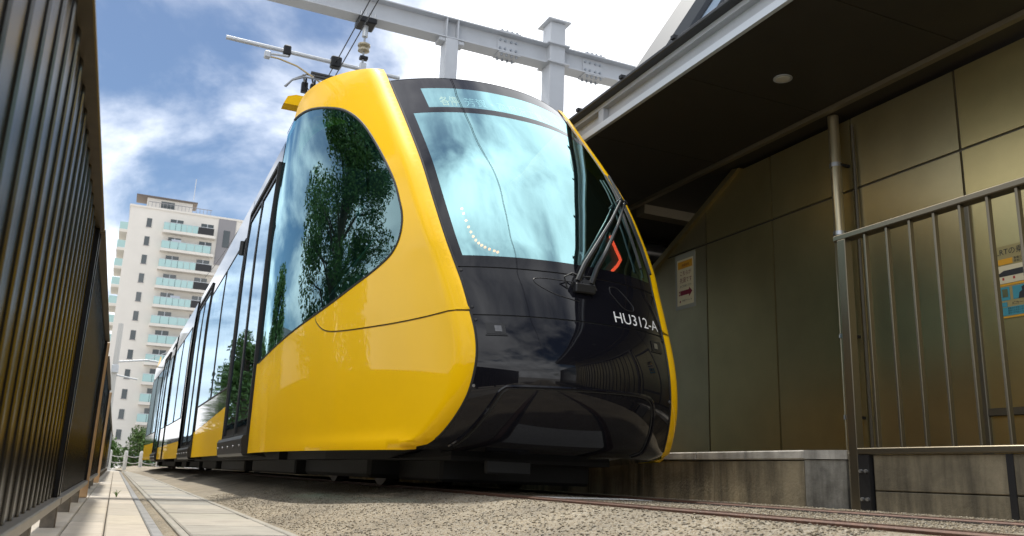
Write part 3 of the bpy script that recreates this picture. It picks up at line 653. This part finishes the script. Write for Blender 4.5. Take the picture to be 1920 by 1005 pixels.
for yy in (1.8, -2.0):
    dl = MB().tube([(5.10, yy, 3.735), (5.10, yy, 3.75)], .085, 24).build('downlight', GALV, bld, smooth=True); MB().tube([(5.10, yy, 3.731), (5.10, yy, 3.74)], .06, 20).build('lens', mat('lamp_lens', (.55, .52, .45), .4), dl, smooth=True)
# upper gable above the canopy
ug = MB().prism([(4.85, 4.32), (7.0, 7.85), (10.5, 7.85), (10.5, 4.95)], 'y', 7.55, 7.95).build('gable_volume', mat('gable_grey', (.06, .065, .075), .5, .3), bld)
MB().prism([(5.30, 4.6), (7.15, 7.65), (10.3, 7.65), (10.3, 5.1)], 'y', 7.535, 7.56).build('gable_window', mat('gable_glass', (.03, .04, .05), .05, coat=1), ug)
MB().prism([(5.04, 4.42), (7.07, 7.74), (7.17, 7.74), (5.14, 4.44)], 'y', 7.52, 7.556).build('gable_mullion', mat('gable_blue', (.36, .47, .60), .4), ug)
MB().prism([(4.70, 4.28), (6.92, 7.92), (7.02, 7.92), (4.86, 4.30)], 'y', 7.4, 8.05).build('gable_roof_edge', mat('gable_edge', (.09, .095, .10), .5, .3), ug)
# recess behind the sloped wall end
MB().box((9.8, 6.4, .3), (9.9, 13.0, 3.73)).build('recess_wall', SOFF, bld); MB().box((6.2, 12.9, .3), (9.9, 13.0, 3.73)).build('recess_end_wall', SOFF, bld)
GBM = mat('recess_beam', (.07, .065, .06), .22, .6)
MB().tube([(6.4, 10.6, 3.52), (9.7, 10.6, 3.52)], .17, 20).build('recess_beam', GBM, bld, smooth=True); MB().tube([(6.4, 11.7, 3.30), (9.7, 11.7, 3.30)], .16, 20).build('recess_beam', GBM, bld, smooth=True)
MB().box((6.0, 9.15, 3.60), (9.7, 9.35, 3.73)).build('recess_lintel', mat('trim_bronze', (.2, .165, .11)), bld)
# downpipe
PIPE = mat('pipe_bronze', (.46, .39, .25), .28, .8)
dp = MB().tube([(6.07, 5.86, 3.72), (6.07, 5.86, .36)], .052, 16).build('downpipe', PIPE, bld, smooth=True)
for z in (3.2, 2.5, 1.5, .75):
    cl = MB().tube([(6.07, 5.86, z-.02), (6.07, 5.86, z+.02)], .06, 16).build('pipe_clamp', STEEL, dp, smooth=True); MB().box((6.07, 5.80, z-.012), (6.2, 5.83, z+.012)).build('clamp_arm', SATIN, cl)
MB().tube([(6.17, 5.72, 3.6), (6.17, 5.72, .36)], .014, 8).build('conduit', TRIM, dp, smooth=True)
# door leaf in the wall behind the railing
DF = mat('door_frame_bronze', (.13, .115, .085), .4, .6)
wd_ = MB().box((XW-.03, 3.45, .36), (XW-.004, 4.56, 2.44)).build('wall_door', PANEL, bld)
for a, b in (((XW-.06, 4.54, .36), (XW-.002, 4.62, 2.52)), ((XW-.06, 3.40, .36), (XW-.002, 3.47, 2.52)), ((XW-.058, 3.47, 2.44), (XW-.002, 4.54, 2.518)), ((XW-.056, 3.47, .70), (XW-.002, 4.54, .76))): MB().box(a, b, .006).build('door_frame', DF, wd_)
# platform
CONC = mat('platform_concrete', (.19, .16, .105), .85, var=.55, vscale=2.3, bump=.6, bscale=45, streak=.97)
COPE = mat('coping_concrete', (.40, .38, .34), .8, var=.25, vscale=6, bump=.3, streak=.6)
plat = thing('platform', 'stained low concrete platform below the station wall', 'platform', (5, 5, -.05))
MB().box((4.33, -8, -.3), (9.9, 4.2, .30)).build('platform_core', CONC, plat); MB().box((4.30, 4.53, -.3), (9.9, 16, .302)).build('platform_core', CONC, plat); MB().box((4.26, 16, -.3), (9.9, 46, .302)).build('platform_core', CONC, plat); MB().box((4.45, 4.2, -.3), (9.9, 4.53, .30)).build('platform_core', CONC, plat)
y = 4.54; i = 0
while y < 15:
    l = .98; MB().box((4.25, y, -.3), (4.30+.0, y+l-.006, .285), .005).build('concrete_panel', CONC, plat)
    y += l
y = 4.52
while y < 15: MB().box((4.235, y, .293), (4.56, y+.596, .355), .008).build('coping_stone', COPE, plat); y += .6
# angled return at the platform end
MB().prism([(4.25, 4.53), (4.33, 4.24), (4.50, 4.24), (4.45, 4.53)], 'z', -.3, .29).build('end_return', mat('conc_light', (.25, .24, .21), .85, var=.5, vscale=5, bump=.5, streak=.85), plat)
MB().prism([(4.237, 4.515), (4.32, 4.22), (4.50, 4.22), (4.45, 4.515)], 'z', .296, .355).build('end_coping', COPE, plat)
MB().box((4.30, 4.05, -.3), (4.40, 4.20, .34), .01).build('corner_block', CONC, plat)
y = 3.98
for k, l in enumerate((1.02, .9, 1.1, 1.0, 1.0, 1.0, 1.0, 1.0, 1.0, 1.0, 1.0)):
    for za, zb_ in ((-.3, .10), (.106, .32)): MB().box((4.29, y-l+.006, za), (4.33, y, zb_), .005).build('concrete_panel', CONC, plat)
    y -= l
MB().box((4.284, 3.05, -.06), (4.30, 3.09, .32)).build('drain_strip', SATIN, plat)
# railing on the platform
RAIL = mat('railing_bronze', (.13, .112, .08), .33, .8)
rl = thing('platform_railing', 'bronze vertical bar railing on the concrete platform edge', 'railing', (4.3, 4.1, -.05))
MB().box((4.27, -4.5, 1.745), (4.36, 4.19, 1.785), .006).build('top_rail', RAIL, rl); MB().box((4.26, -4.5, .325), (4.33, 4.08, .362), .005).build('bottom_rail', RAIL, rl)
MB().box((4.265, 4.08, -.05), (4.33, 4.15, 1.745), .004).build('end_post', RAIL, rl)
bmz = MB().box((0, 0, 0), (.035, .017, 1.383), .003).mesh('bar', RAIL); y = 3.925
while y > -4.4: link('bar', bmz, rl, (4.285, y, .362)); y -= .1765
pb = MB().box((4.262, 3.99, -.02), (4.30, 4.075, .32)).build('post_bracket', SATIN, rl)
for z in (.05, .22):
    for yy in (4.01, 4.05): MB().tube([(4.262, yy, z), (4.245, yy, z)], .011, 8).build('bolt', STEEL, pb)
# posters
def flat_text(body, size, m, x, yl, z, par, wmax=None):
    me = textmesh(body, size); xs = [v.co.x for v in me.vertices]; k = min(1, wmax/(max(xs)-min(xs))) if wmax else 1
    for v in me.vertices: v.co = Vector((x, yl-v.co.x*k, z+v.co.y))
    me.materials.clear(); me.materials.append(m); return link('lettering', me, par)
def rect(name, m, x, y0, y1, z0, z1, par): return MB().box((x-.001, y1, z0), (x, y0, z1)).build(name, m, par)
PAPER = mat('paper', (.74, .64, .42), .6); PINK = mat('print_dark_red', (.22, .01, .03), .6); ORG = mat('print_orange', (.75, .36, .02), .6); INK = mat('print_ink', (.03, .03, .03), .6); TEALP = mat('print_teal', (.06, .30, .36), .6)
x = XW-.004; p1 = MB().box((x, 8.36, 2.27), (x+.003, 8.70, 2.86)).build('poster', PAPER); tag(p1, 'paper notice with orange header and dark red arrow on the station wall', 'poster')
p1['root'] = (0, 0, 0); X1 = x-.002
tp = MB().box((XW-.0035, 8.32, 2.22), (XW-.001, 8.74, 2.93)).build('tape', mat('tape', (.32, .31, .25), .4), p1)
rect('header', ORG, X1, 8.68, 8.38, 2.74, 2.835, p1); flat_text('先頭車両', .04, PINK, X1-.003, 8.60, 2.765, p1)
flat_text('こちらが', .065, PINK, X1, 8.645, 2.655, p1, .23); flat_text('先頭です', .075, PINK, X1, 8.645, 2.56, p1, .25); flat_text('並んでお待ちください', .035, INK, X1, 8.64, 2.50, p1, .24)
MB().prism([(8.635, 2.395), (8.635, 2.455), (8.45, 2.455), (8.45, 2.485), (8.385, 2.425), (8.45, 2.365), (8.45, 2.395)], 'x', X1-.001, X1).build('arrow', PINK, p1)
rect('arrow_tail', PINK, X1, 8.662, 8.645, 2.395, 2.418, p1); rect('arrow_tail', PINK, X1, 8.662, 8.645, 2.432, 2.455, p1)
flat_text('宇都宮ライトレール', .028, INK, X1, 8.60, 2.315, p1, .2); MB().tube([(X1, 8.635, 2.32), (X1-.001, 8.635, 2.32)], .014, 12).build('emblem', PINK, p1)
x = XW-.036; p2 = MB().box((x, 4.0, 1.443), (x+.003, 4.372, 2.02)).build('poster', mat('paper_yellow_shaded', (.36, .29, .12), .6)); tag(p2, 'colourful tram riding guide poster on the door behind the railing', 'poster'); p2['root'] = (0, 0, 0); X2 = x-.002  # yellow paper, its colour darkened to carry the shade it hangs in
flat_text('LRTの乗り方', .062, INK, X2, 4.355, 1.95, p2); rect('orange_band', ORG, X2, 4.34, 4.22, 1.87, 1.915, p2); rect('teal_icon', TEALP, X2, 4.365, 4.345, 1.87, 1.915, p2)
flat_text('乗車口から乗って', .022, INK, X2, 4.21, 1.90, p2); flat_text('降車口で支払う', .022, INK, X2, 4.21, 1.875, p2)
rect('white_band', PAPER, X2, 4.37, 4.01, 1.72, 1.86, p2)
MB().prism([(4.355, 1.775), (4.345, 1.80), (4.30, 1.82), (4.02, 1.825), (4.02, 1.775)], 'x', X2-.003, X2-.0015).build('tram_picture', INK, p2)
for yy in (4.31, 4.22, 4.12): rect('red_dot', mat('print_red', (.5, .04, .03), .6), X2-.002, yy+.008, yy-.008, 1.745, 1.765, p2)
rect('orange_rule', ORG, X2, 4.37, 4.01, 1.70, 1.715, p2); rect('picture', TEALP, X2, 4.36, 4.27, 1.585, 1.69, p2); rect('picture', TEALP, X2, 4.245, 4.02, 1.585, 1.69, p2)
rect('picture_inset', mat('print_olive', (.12, .13, .06), .6), X2-.002, 4.33, 4.285, 1.61, 1.675, p2)
MB().prism([(4.20, 1.586), (4.19, 1.63), (4.165, 1.645), (4.17, 1.67), (4.15, 1.68), (4.13, 1.67), (4.135, 1.645), (4.10, 1.63), (4.09, 1.586)], 'x', X2-.004, X2-.0015).build('figure_silhouette', INK, p2)
flat_text('ICカード', .03, INK, X2, 4.26, 1.545, p2); rect('teal_block', TEALP, X2, 4.36, 4.30, 1.535, 1.57, p2); rect('teal_block', TEALP, X2, 4.365, 4.02, 1.465, 1.53, p2)
for r_ in range(3): flat_text('運賃のお支払い方法', .016, INK, X2-.002, 4.30, 1.512-.018*r_, p2)
rect('orange_rule', ORG, X2, 4.37, 4.01, 1.446, 1.458, p2)
# ================================================================== LEFT FENCE
FB = mat('fence_bronze', (.009, .008, .007), .25, .0, spec=.15, var=.15, vscale=10); FCAP = mat('fence_cap', (.085, .065, .035), .4, .6, var=.2, vscale=14); FRAIL = mat('fence_rail', (.26, .235, .20), .4, .6, var=.12, vscale=12); FWOOD = mat('fence_post_tan', (.48, .30, .15), .5, var=.1)
FOOT = mat('fence_foot', (.13, .11, .085), .6, .3, var=.3, vscale=25)
def slatmesh(w):
    pr = [(0, 0), (.046, 0), (.046, w*.60), (.050, w*.64), (.0535, w*.72), (.0535, w*.86), (.050, w*.94), (.046, w*.975), (0, w*.975)]
    return MB().prism(pr, 'z', 0, 1.321).mesh('slat', FB)
SLM = {}
def fence(name, label, Y0, Y1, dy, x0=-.235):
    f = thing(name, label, 'fence', (x0, (Y0+Y1)/2, -.23), 'slat fence sections along the path')
    MB().box((x0-.075, Y0+.012, 1.253), (x0+.03, Y1-.012, 1.275), .004).build('cap', FCAP, f)
    MB().box((x0-.07, Y0+.012, -.105), (x0+.025, Y1-.012, -.068), .004).build('bottom_rail', FRAIL, f)
    MB().box((x0-.095, Y0, -.068), (x0-.078, Y1, 1.253)).build('backing_panel', FB, f)
    y = Y0+dy*.5
    y = Y0+.08
    if dy not in SLM: SLM[dy] = slatmesh(dy)
    while y < Y1-dy: link('slat', SLM[dy], f, (x0-.06, y, -.068)); y += dy
    y = Y0+.35
    while y < Y1: MB().box((x0-.075, y, -.26), (x0-.005, y+.09, -.105), .004).build('foot', FOOT, f); y += 1.55
    for yy in (Y0+.02, Y1-.07): MB().box((x0-.072, yy, -.068), (x0+.012, yy+.05, 1.253), .004).build('end_post', FB, f)
    return f
fence('slat_fence', 'nearest dark bronze slat fence section filling the left edge', -4.6, 4.70, .20)
fence('slat_fence', 'second dark bronze slat fence section, before the tan post', 4.72, 9.22, .10, -.232)
fence('slat_fence', 'far dark slat fence section beyond the first tan post', 10.6, 15.5, .10, -.24)
fence('slat_fence', 'farthest dark slat fence section near the apartment block', 17.4, 44, .16, -.26)
for k, (y, lab) in enumerate(((9.28, 'tan fence post at the end of the nearer fence section'), (16.0, 'tan fence post between the two far fence sections'))):
    b = MB(); b.box((-.31, y, -.23), (-.20, y+.09, 1.26), .006); tag(b.build('fence_post', FWOOD), lab, 'post', 'tan fence posts')
# ================================================================== CATENARY GANTRY
gy_ = thing('catenary_gantry', 'light grey steel gantry with bolted beam over the tram', 'gantry', (5.5, 13, 0))
YG = 13.0
bb = MB(); X0, X1_ = -1.5, 11.0
bb.box((X0, YG+.14, 7.70), (X1_, YG+.16, 8.06)); bm_ = bb.build('beam_web', GREYP, gy_)
MB().box((X0, YG, 8.06), (X1_, YG+.30, 8.085), .003).build('beam_top_flange', GREYP, gy_); MB().box((X0, YG, 7.675), (X1_, YG+.30, 7.70), .003).build('beam_bottom_flange', GREYP, gy_)
po = MB().box((6.42, YG-.02, .3), (6.74, YG+.32, 8.55), .012).build('post', GREYP, gy_)
MB().box((6.34, YG-.10, 8.55), (6.82, YG+.40, 8.58), .004).build('post_cap', GREYP, po)
for z in (8.07, 7.69): MB().box((6.35, YG-.09, z-.012), (6.81, YG+.39, z+.012)).build('collar_plate', GREYP, po)
po2 = MB().box((4.36, YG-.0, .3), (4.60, YG+.28, 7.674), .010).build('post', GREYP, gy_)
for X in (4.37, 4.585): MB().box((X-.012, YG+.005, 7.70), (X+.012, YG+.139, 8.06)).build('stiffener', GREYP, bm_)
for X in (4.24, 4.60): MB().box((X, YG+.02, 7.60), (X+.12, YG+.25, 7.674), .01).build('angle_bracket', GREYP, po2)
boltm = MB().tube([(0, 0, 0), (0, -.03, 0)], .022, 6).mesh('bolt', GREYD); boltz = MB().tube([(0, 0, -.03), (0, 0, .03)], .022, 6).mesh('bolt', GREYD)
for X in (5.40, 7.20):
    sp = MB().box((X, YG+.122, 7.73), (X+.42, YG+.139, 8.03)).build('splice_plate', GREYP, bm_)
    for i in range(4):
        for j in range(2): link('bolt', boltm, sp, (X+.06+.1*i+(.02 if i > 1 else 0)-.01, YG+.122, 7.80+.16*j))
        for zz in (8.115, 7.645):
            for yy in (YG+.05, YG+.25): link('bolt', boltz, sp, (X+.06+.1*i, yy, zz))
    for zz in (8.086, 7.655): MB().box((X-.01, YG+.005, zz), (X+.43, YG+.295, zz+.018)).build('flange_plate', GREYP, sp)
# hanger with insulator and lateral tube
hg = thing('catenary_hanger', 'dark steel hanger with insulator and long lateral tube under the gantry beam', 'catenary hanger', (2.93, 13.1, 7.6))
MB().box((2.78, YG-.02, 7.56), (3.10, YG+.32, 7.674), .02).build('beam_clamp', SATIN, hg); MB().tube([(2.94, YG+.14, 7.56), (2.94, YG+.14, 7.36)], .05, 10).build('socket', GALV, hg)
for k in range(4): MB().tube([(2.82+.08*k, YG+.02, 7.70), (2.82+.08*k, YG+.02, 7.76)], .022, 6).build('bolt', STEEL, hg)
MB().tube([(2.94, YG+.14, 7.38), (2.94, YG+.14, 6.75)], .018, 6).build('rod', GREYD, hg)
ins = MB(); ins.tube([(2.94, YG+.14, z) for z in (7.24, 7.22, 7.21, 7.18, 7.16, 7.13, 7.12, 7.09, 7.07)], [.03, .03, .11, .11, .05, .05, .10, .10, .03], 16); ins.build('insulator', mat('insulator', (.38, .33, .22), .3, coat=.6), hg, smooth=True)
MB().box((2.88, YG+.09, 6.93), (3.02, YG+.19, 6.99), .01).build('shackle', SATIN, hg)
MB().tube([(.72, YG+.14, 6.77), (3.6, YG+.14, 6.745)], .036, 12).build('lateral_tube', PIPE if 0 else GALV, hg, smooth=True)
MB().box((2.89, YG+.09, 6.70), (3.0, YG+.19, 6.86), .01).build('tube_clamp', GALV, hg); MB().box((2.40, YG+.07, 6.66), (2.58, YG+.21, 6.86), .02).build('tube_clamp', SATIN, hg); MB().box((1.62, YG+.08, 6.68), (1.74, YG+.20, 6.86), .02).build('tube_clamp', SATIN, hg)
MB().tube([(1.70, YG+.10, 6.66), (1.45, YG+.06, 6.62), (1.36, YG+.05, 6.58)], .022, 8).build('steady_bracket', GALV, hg)
MB().tube([(1.36, YG+.05, 6.56), (1.55, YG+.05, 6.56), (1.85, YG+.05, 6.50), (2.2, YG+.05, 6.33), (2.42, YG+.05, 6.20)], .015, 8).build('registration_arm', mat('arm_brass', (.45, .36, .2), .4, .6), hg, smooth=True)
MB().box((1.32, YG, 6.52), (1.42, YG+.1, 6.64), .015).build('arm_pivot', GALV, hg)
WIRE = mat('wire_black', (.015, .015, .016), .5)
tag(MB().tube([(2.48+.0018*(13-y)*0, y, 6.74+.002*(y-13)**2) for y in np.linspace(-14, 40, 28)], .009, 6).build('overhead_wire', WIRE), 'black messenger wire running along the track above the tram, upper one', 'wire')
tag(MB().tube([(2.50, y, 6.52+.0003*(y-13)**2) for y in np.linspace(-14, 40, 28)], .009, 6).build('overhead_wire', WIRE), 'black contact wire running along the track above the tram, lower one', 'wire')
# ================================================================== FAR BACKGROUND
APW = mat('apartment_white', (.74, .70, .64), .8, var=.04, vscale=.4); APG = mat('apartment_grey', (.27, .26, .27), .7); APR = mat('penthouse_roof', (.14, .11, .09), .6)
BGL = mat('balcony_glass', (.36, .56, .55), .15, coat=.5); WGL = mat('window_glass_dark', (.03, .045, .05), .08, coat=.6); BLKP = mat('divider_black', (.02, .02, .022), .5)
YA = 140.; ap = thing('apartment_block', 'tall white apartment block with glass balconies behind the tram', 'building', (8, 145, -.2))
MB().box((-3.0, YA, -.3), (14.5, YA+16, 39.2)).build('wall', APW, ap); MB().box((14.5, YA+2, -.3), (26, YA+16, 39.2)).build('wall', APW, ap)
MB().box((-3.15, YA-.15, 39.2), (14.6, YA+16, 39.5)).build('parapet', APW, ap)
MB().box((-.8, YA+1, 39.4), (6.0, YA+9, 41.3)).build('penthouse', APW, ap); rf = MB().box((-2.4, YA+.6, 41.25), (6.7, YA+5, 41.5)).build('penthouse_roof', APR, ap)
MB().box((1.3, YA+.9, 39.6), (3.3, YA+.99, 40.9)).build('penthouse_window', WGL, ap); MB().tube([(6.1, YA+3, 42.5), (6.1, YA+3, 46.2)], .06, 6).build('antenna', STEEL, ap)
for i in range(18): MB().box((-.6+.55*i, YA-.02, 39.5), (-.54+.55*i, YA+.04, 40.3)).build('roof_railing_bar', APG, ap)
MB().box((-.6, YA-.02, 40.3), (9.0, YA+.04, 40.4)).build('roof_railing', APG, ap)
MB().box((10.2, YA-.12, 31.5), (12.9, YA-.01, 39.2)).build('grey_panel', APG, ap)
for k in range(13):
    z = 36.9-2.97*k
    if z < 0: break
    w = MB().box((-.42, YA-.06, z-.7), (.30, YA+.02, z+.7)).build('window', WGL, ap); MB().box((-.50, YA-.10, z-.78), (.38, YA-.02, z-.70)).build('sill', APG, w)
    zb_ = z-.95
    bal = MB().box((2.0, YA-1.4, zb_-.55), (11.2 if k > 1 else 9.9, YA-.01, zb_-.12)).build('balcony', APW, ap)
    xr = 9.7 if k > 1 else 9.4
    n = 6
    for j in range(n):
        a = 2.15+(xr-2.15-(2.2 if k < 5 and k != 1 else 0))*j/n; b_ = 2.15+(xr-2.15-(2.2 if k < 5 and k != 1 else 0))*(j+1)/n
        MB().box((a, YA-1.38, zb_-.10), (b_-.06, YA-1.34, zb_+1.05)).build('glass_panel', BGL, bal)
    if k < 5 and k != 1: MB().box((xr-2.2, YA-1.40, zb_-.10), (xr+.15, YA-1.34, zb_+1.0)).build('divider', BLKP, bal)
    MB().box((2.1, YA-1.4, zb_+1.05), (xr, YA-1.32, zb_+1.12)).build('handrail', GALV, bal)
    MB().box((2.1, YA-1.36, zb_-.10), (2.15, YA-.02, zb_+1.05)).build('glass_panel', BGL, bal)
    for a, b_ in ((3.0, 4.9), (7.6, 9.5)):
        w = MB().box((a, YA-.05, zb_-.1), (b_, YA+.02, zb_+2.0)).build('window', WGL, ap); MB().box(((a+b_)/2-.05, YA-.09, zb_-.1), ((a+b_)/2+.05, YA-.04, zb_+2.0)).build('mullion', GALV, w)
    rnd = random.Random(k*13+5)
    for q in range(2):
        xa_ = rnd.choice((5.3, 6.0, 6.6, 2.4)); MB().box((xa_+q*.3, YA-.55, zb_-.1), (xa_+.75+q*.3, YA-.2, zb_+.55)).build('air_conditioner', GALV, bal)
    if k % 3 == 1: MB().box((3.2+k*.3, YA-1.1, zb_+.4), (4.6+k*.3, YA-1.05, zb_+1.5)).build('laundry', mat('laundry', (.5, .55, .62), .8), bal)
    # side balconies on the left face
    sb = MB().box((-4.2, YA+2.0, zb_-.55), (-3.01, YA+8.5, zb_-.12)).build('balcony', APW, ap); MB().box((-4.2, YA+1.98, zb_-.10), (-3.05, YA+2.02, zb_+1.05)).build('glass_panel', BGL, sb)
    MB().box((-4.2, YA+2.05, zb_-.10), (-4.14, YA+8.5, zb_+1.05)).build('glass_panel', BGL, sb)
MB().box((11.1, YA-.2, 34.5), (12.1, YA-.13, 37.3)).build('window', WGL, ap)
# trees, shrubs
LEAF = [mat('leaf_%d' % i, c, .55, var=.35, vscale=4) for i, c in enumerate([(.06, .13, .022), (.085, .17, .028), (.085, .16, .03)])]
BARK = mat('bark', (.10, .075, .05), .9, var=.3, bump=.5)
def leafcloud(pos, size, seed):
    rng = np.random.default_rng(seed); n = len(pos)
    d1 = rng.normal(size=(n, 3)); d1 /= np.linalg.norm(d1, axis=1)[:, None]; d2 = rng.normal(size=(n, 3)); d2 -= (d2*d1).sum(1)[:, None]*d1; d2 /= np.linalg.norm(d2, axis=1)[:, None]
    s = size*(.6+.8*rng.random(n))[:, None]
    v = np.stack([pos-d1*s, pos+d2*s*.45, pos+d1*s, pos-d2*s*.45], 1)
    b = MB(); b.v = [tuple(p) for p in v.reshape(-1, 3)]; b.f = [(4*i, 4*i+1, 4*i+2, 4*i+3) for i in range(n)]; return b
def tree(x, y, H, R, seed, label, name='street_tree', leaf=.10, n=9000, base=.25, group=None, z0=-.23):
    rng = np.random.default_rng(seed); t = thing(name, label, 'tree', (x, y, z0), group)
    tr = MB(); tr.tube([(x, y, z0), (x+.05, y, z0+H*.35), (x-.04, y+.05, z0+H*.7), (x, y, z0+H*.95)], [R*.10, R*.08, R*.05, R*.015], 8)
    cl = []
    for k in range(60):
        h = base+(.97-base)*rng.random(); rr = R*(1.05-abs(h-.45)*1.1)*rng.uniform(.35, .95); a = rng.random()*6.28
        c = np.array([x+rr*cos(a), y+rr*sin(a), z0+H*h]); cl.append((c, R*rng.uniform(.22, .42)))
        tr.tube([(x, y, z0+H*(h-.12)), tuple((np.array([x, y, z0+H*(h-.06)])+c)/2), tuple(c)], [R*.03, R*.02, R*.006], 5)
    tr.build('trunk', BARK, t, smooth=True)
    pos = []
    for c, r in cl:
        m_ = n//len(cl); d = rng.normal(size=(m_, 3)); d /= np.linalg.norm(d, axis=1)[:, None]; pos.append(c+d*(r*rng.random(m_)**.45)[:, None]*np.array([1, 1, 1.25]))
    leafcloud(np.concatenate(pos), leaf, seed).build('crown', LEAF[seed % 3], t, fix=False)
tree(-3.1, 14.3, 10.5, 1.75, 1, 'tall slender street tree behind the fence, mirrored in the cab side window', n=44000, leaf=.06, base=.12)
tree(-2.9, 27.0, 6.5, 1.5, 2, 'rounded green tree behind the fence, mirrored at the rear of the cab window', n=8000)
tree(-2.35, 40.0, 6.2, 1.4, 5, 'leafy green tree behind the fence, mirrored in the first tram door', n=8000)
tree(-3.6, 50.0, 6.0, 2.0, 4, 'broad green tree farther behind the fence, mirrored in the tram side', n=8000)
for i, (x, y, H, R) in enumerate(((-.6, 56, 1.7, .9), (1.3, 57, 2.3, 1.3), (3.2, 58, 2.6, 1.4))):
    tree(x, y, H, R, 10+i, ['small round green shrub at the foot of the apartment block, by the fence', 'middle green shrub behind the white bollards', 'green shrub partly hidden behind the tram end'][i], 'shrub', .09, 3500, .08, 'shrubs below the apartment block')
# bollards with rope, far
BOLL = mat('bollard_white', (.62, .60, .55), .7)
bo = []
for i, x in enumerate((-.25, .45, 1.15, 1.95, 2.8)):
    b = MB(); b.tube([(0, 0, -.25), (0, 0, .62), (0, 0, .66), (0, 0, .72)], [.09, .09, .075, .03], 10); o = b.build('bollard', BOLL, smooth=True); o.location = (x, 46+.3*i, 0)
    tag(o, ['first white bollard from the fence at the path end', 'second white bollard from the fence at the path end', 'third white bollard from the fence at the path end', 'fourth white bollard from the fence, beside the tram end', 'fifth white bollard from the fence, behind the tram end'][i], 'bollard', 'white bollards at the path end')
rp_ = MB()
for a, b in zip((-.25, .45, 1.15, 1.95), (.45, 1.15, 1.95, 2.8)):
    for z in (.5, .2): rp_.tube([(a+(b-a)*t, 46.1+.3*a, z-.10*(1-(2*t-1)**2)) for t in np.linspace(0, 1, 7)], .02, 5)
tag(rp_.build('rope_rail', BOLL), 'white rope rail strung between the far bollards', 'rope')
# utility pole with bracket arm
up = thing('utility_pole', 'pale utility pole with bracket arm at the end of the path', 'pole', (-.4, 58, -.23))
MB().tube([(-.75, 58, -.25), (-.78, 58, 8.6)], [.20, .16], 12).build('shaft', mat('pole_concrete', (.58, .57, .54), .8), up, smooth=True)
MB().tube([(-.75, 58, 6.2), (1.0, 58, 6.45), (2.6, 58, 6.3)], .06, 8).build('arm', GALV, up, smooth=True); MB().tube([(-.75, 58, 5.4), (.6, 58, 5.2)], .05, 8).build('arm', GALV, up)
MB().tube([(1.0, 58, 6.45), (2.8, 57.6, 7.4)], .02, 5).build('stay', GALV, up); MB().box((-.95, 57.7, 5.5), (-.55, 57.95, 6.0), .03).build('junction_box', GALV, up)
# low white building seen mirrored in the tram side
lb = thing('low_building', 'low white building beyond the fence, mirrored in the tram side', 'building', (-16, 55, -.2))
MB().box((-26, 48, -.3), (-7, 66, 7.5)).build('wall', APW, lb)
for i in range(6):
    for z in (1.2, 4.4): w = MB().box((-7.03, 49+2.8*i, z), (-6.96, 50.6+2.8*i, z+1.5)).build('window', WGL, lb)
MB().box((-26.3, 47.7, 7.5), (-6.7, 66.3, 7.9)).build('roof', APG, lb)
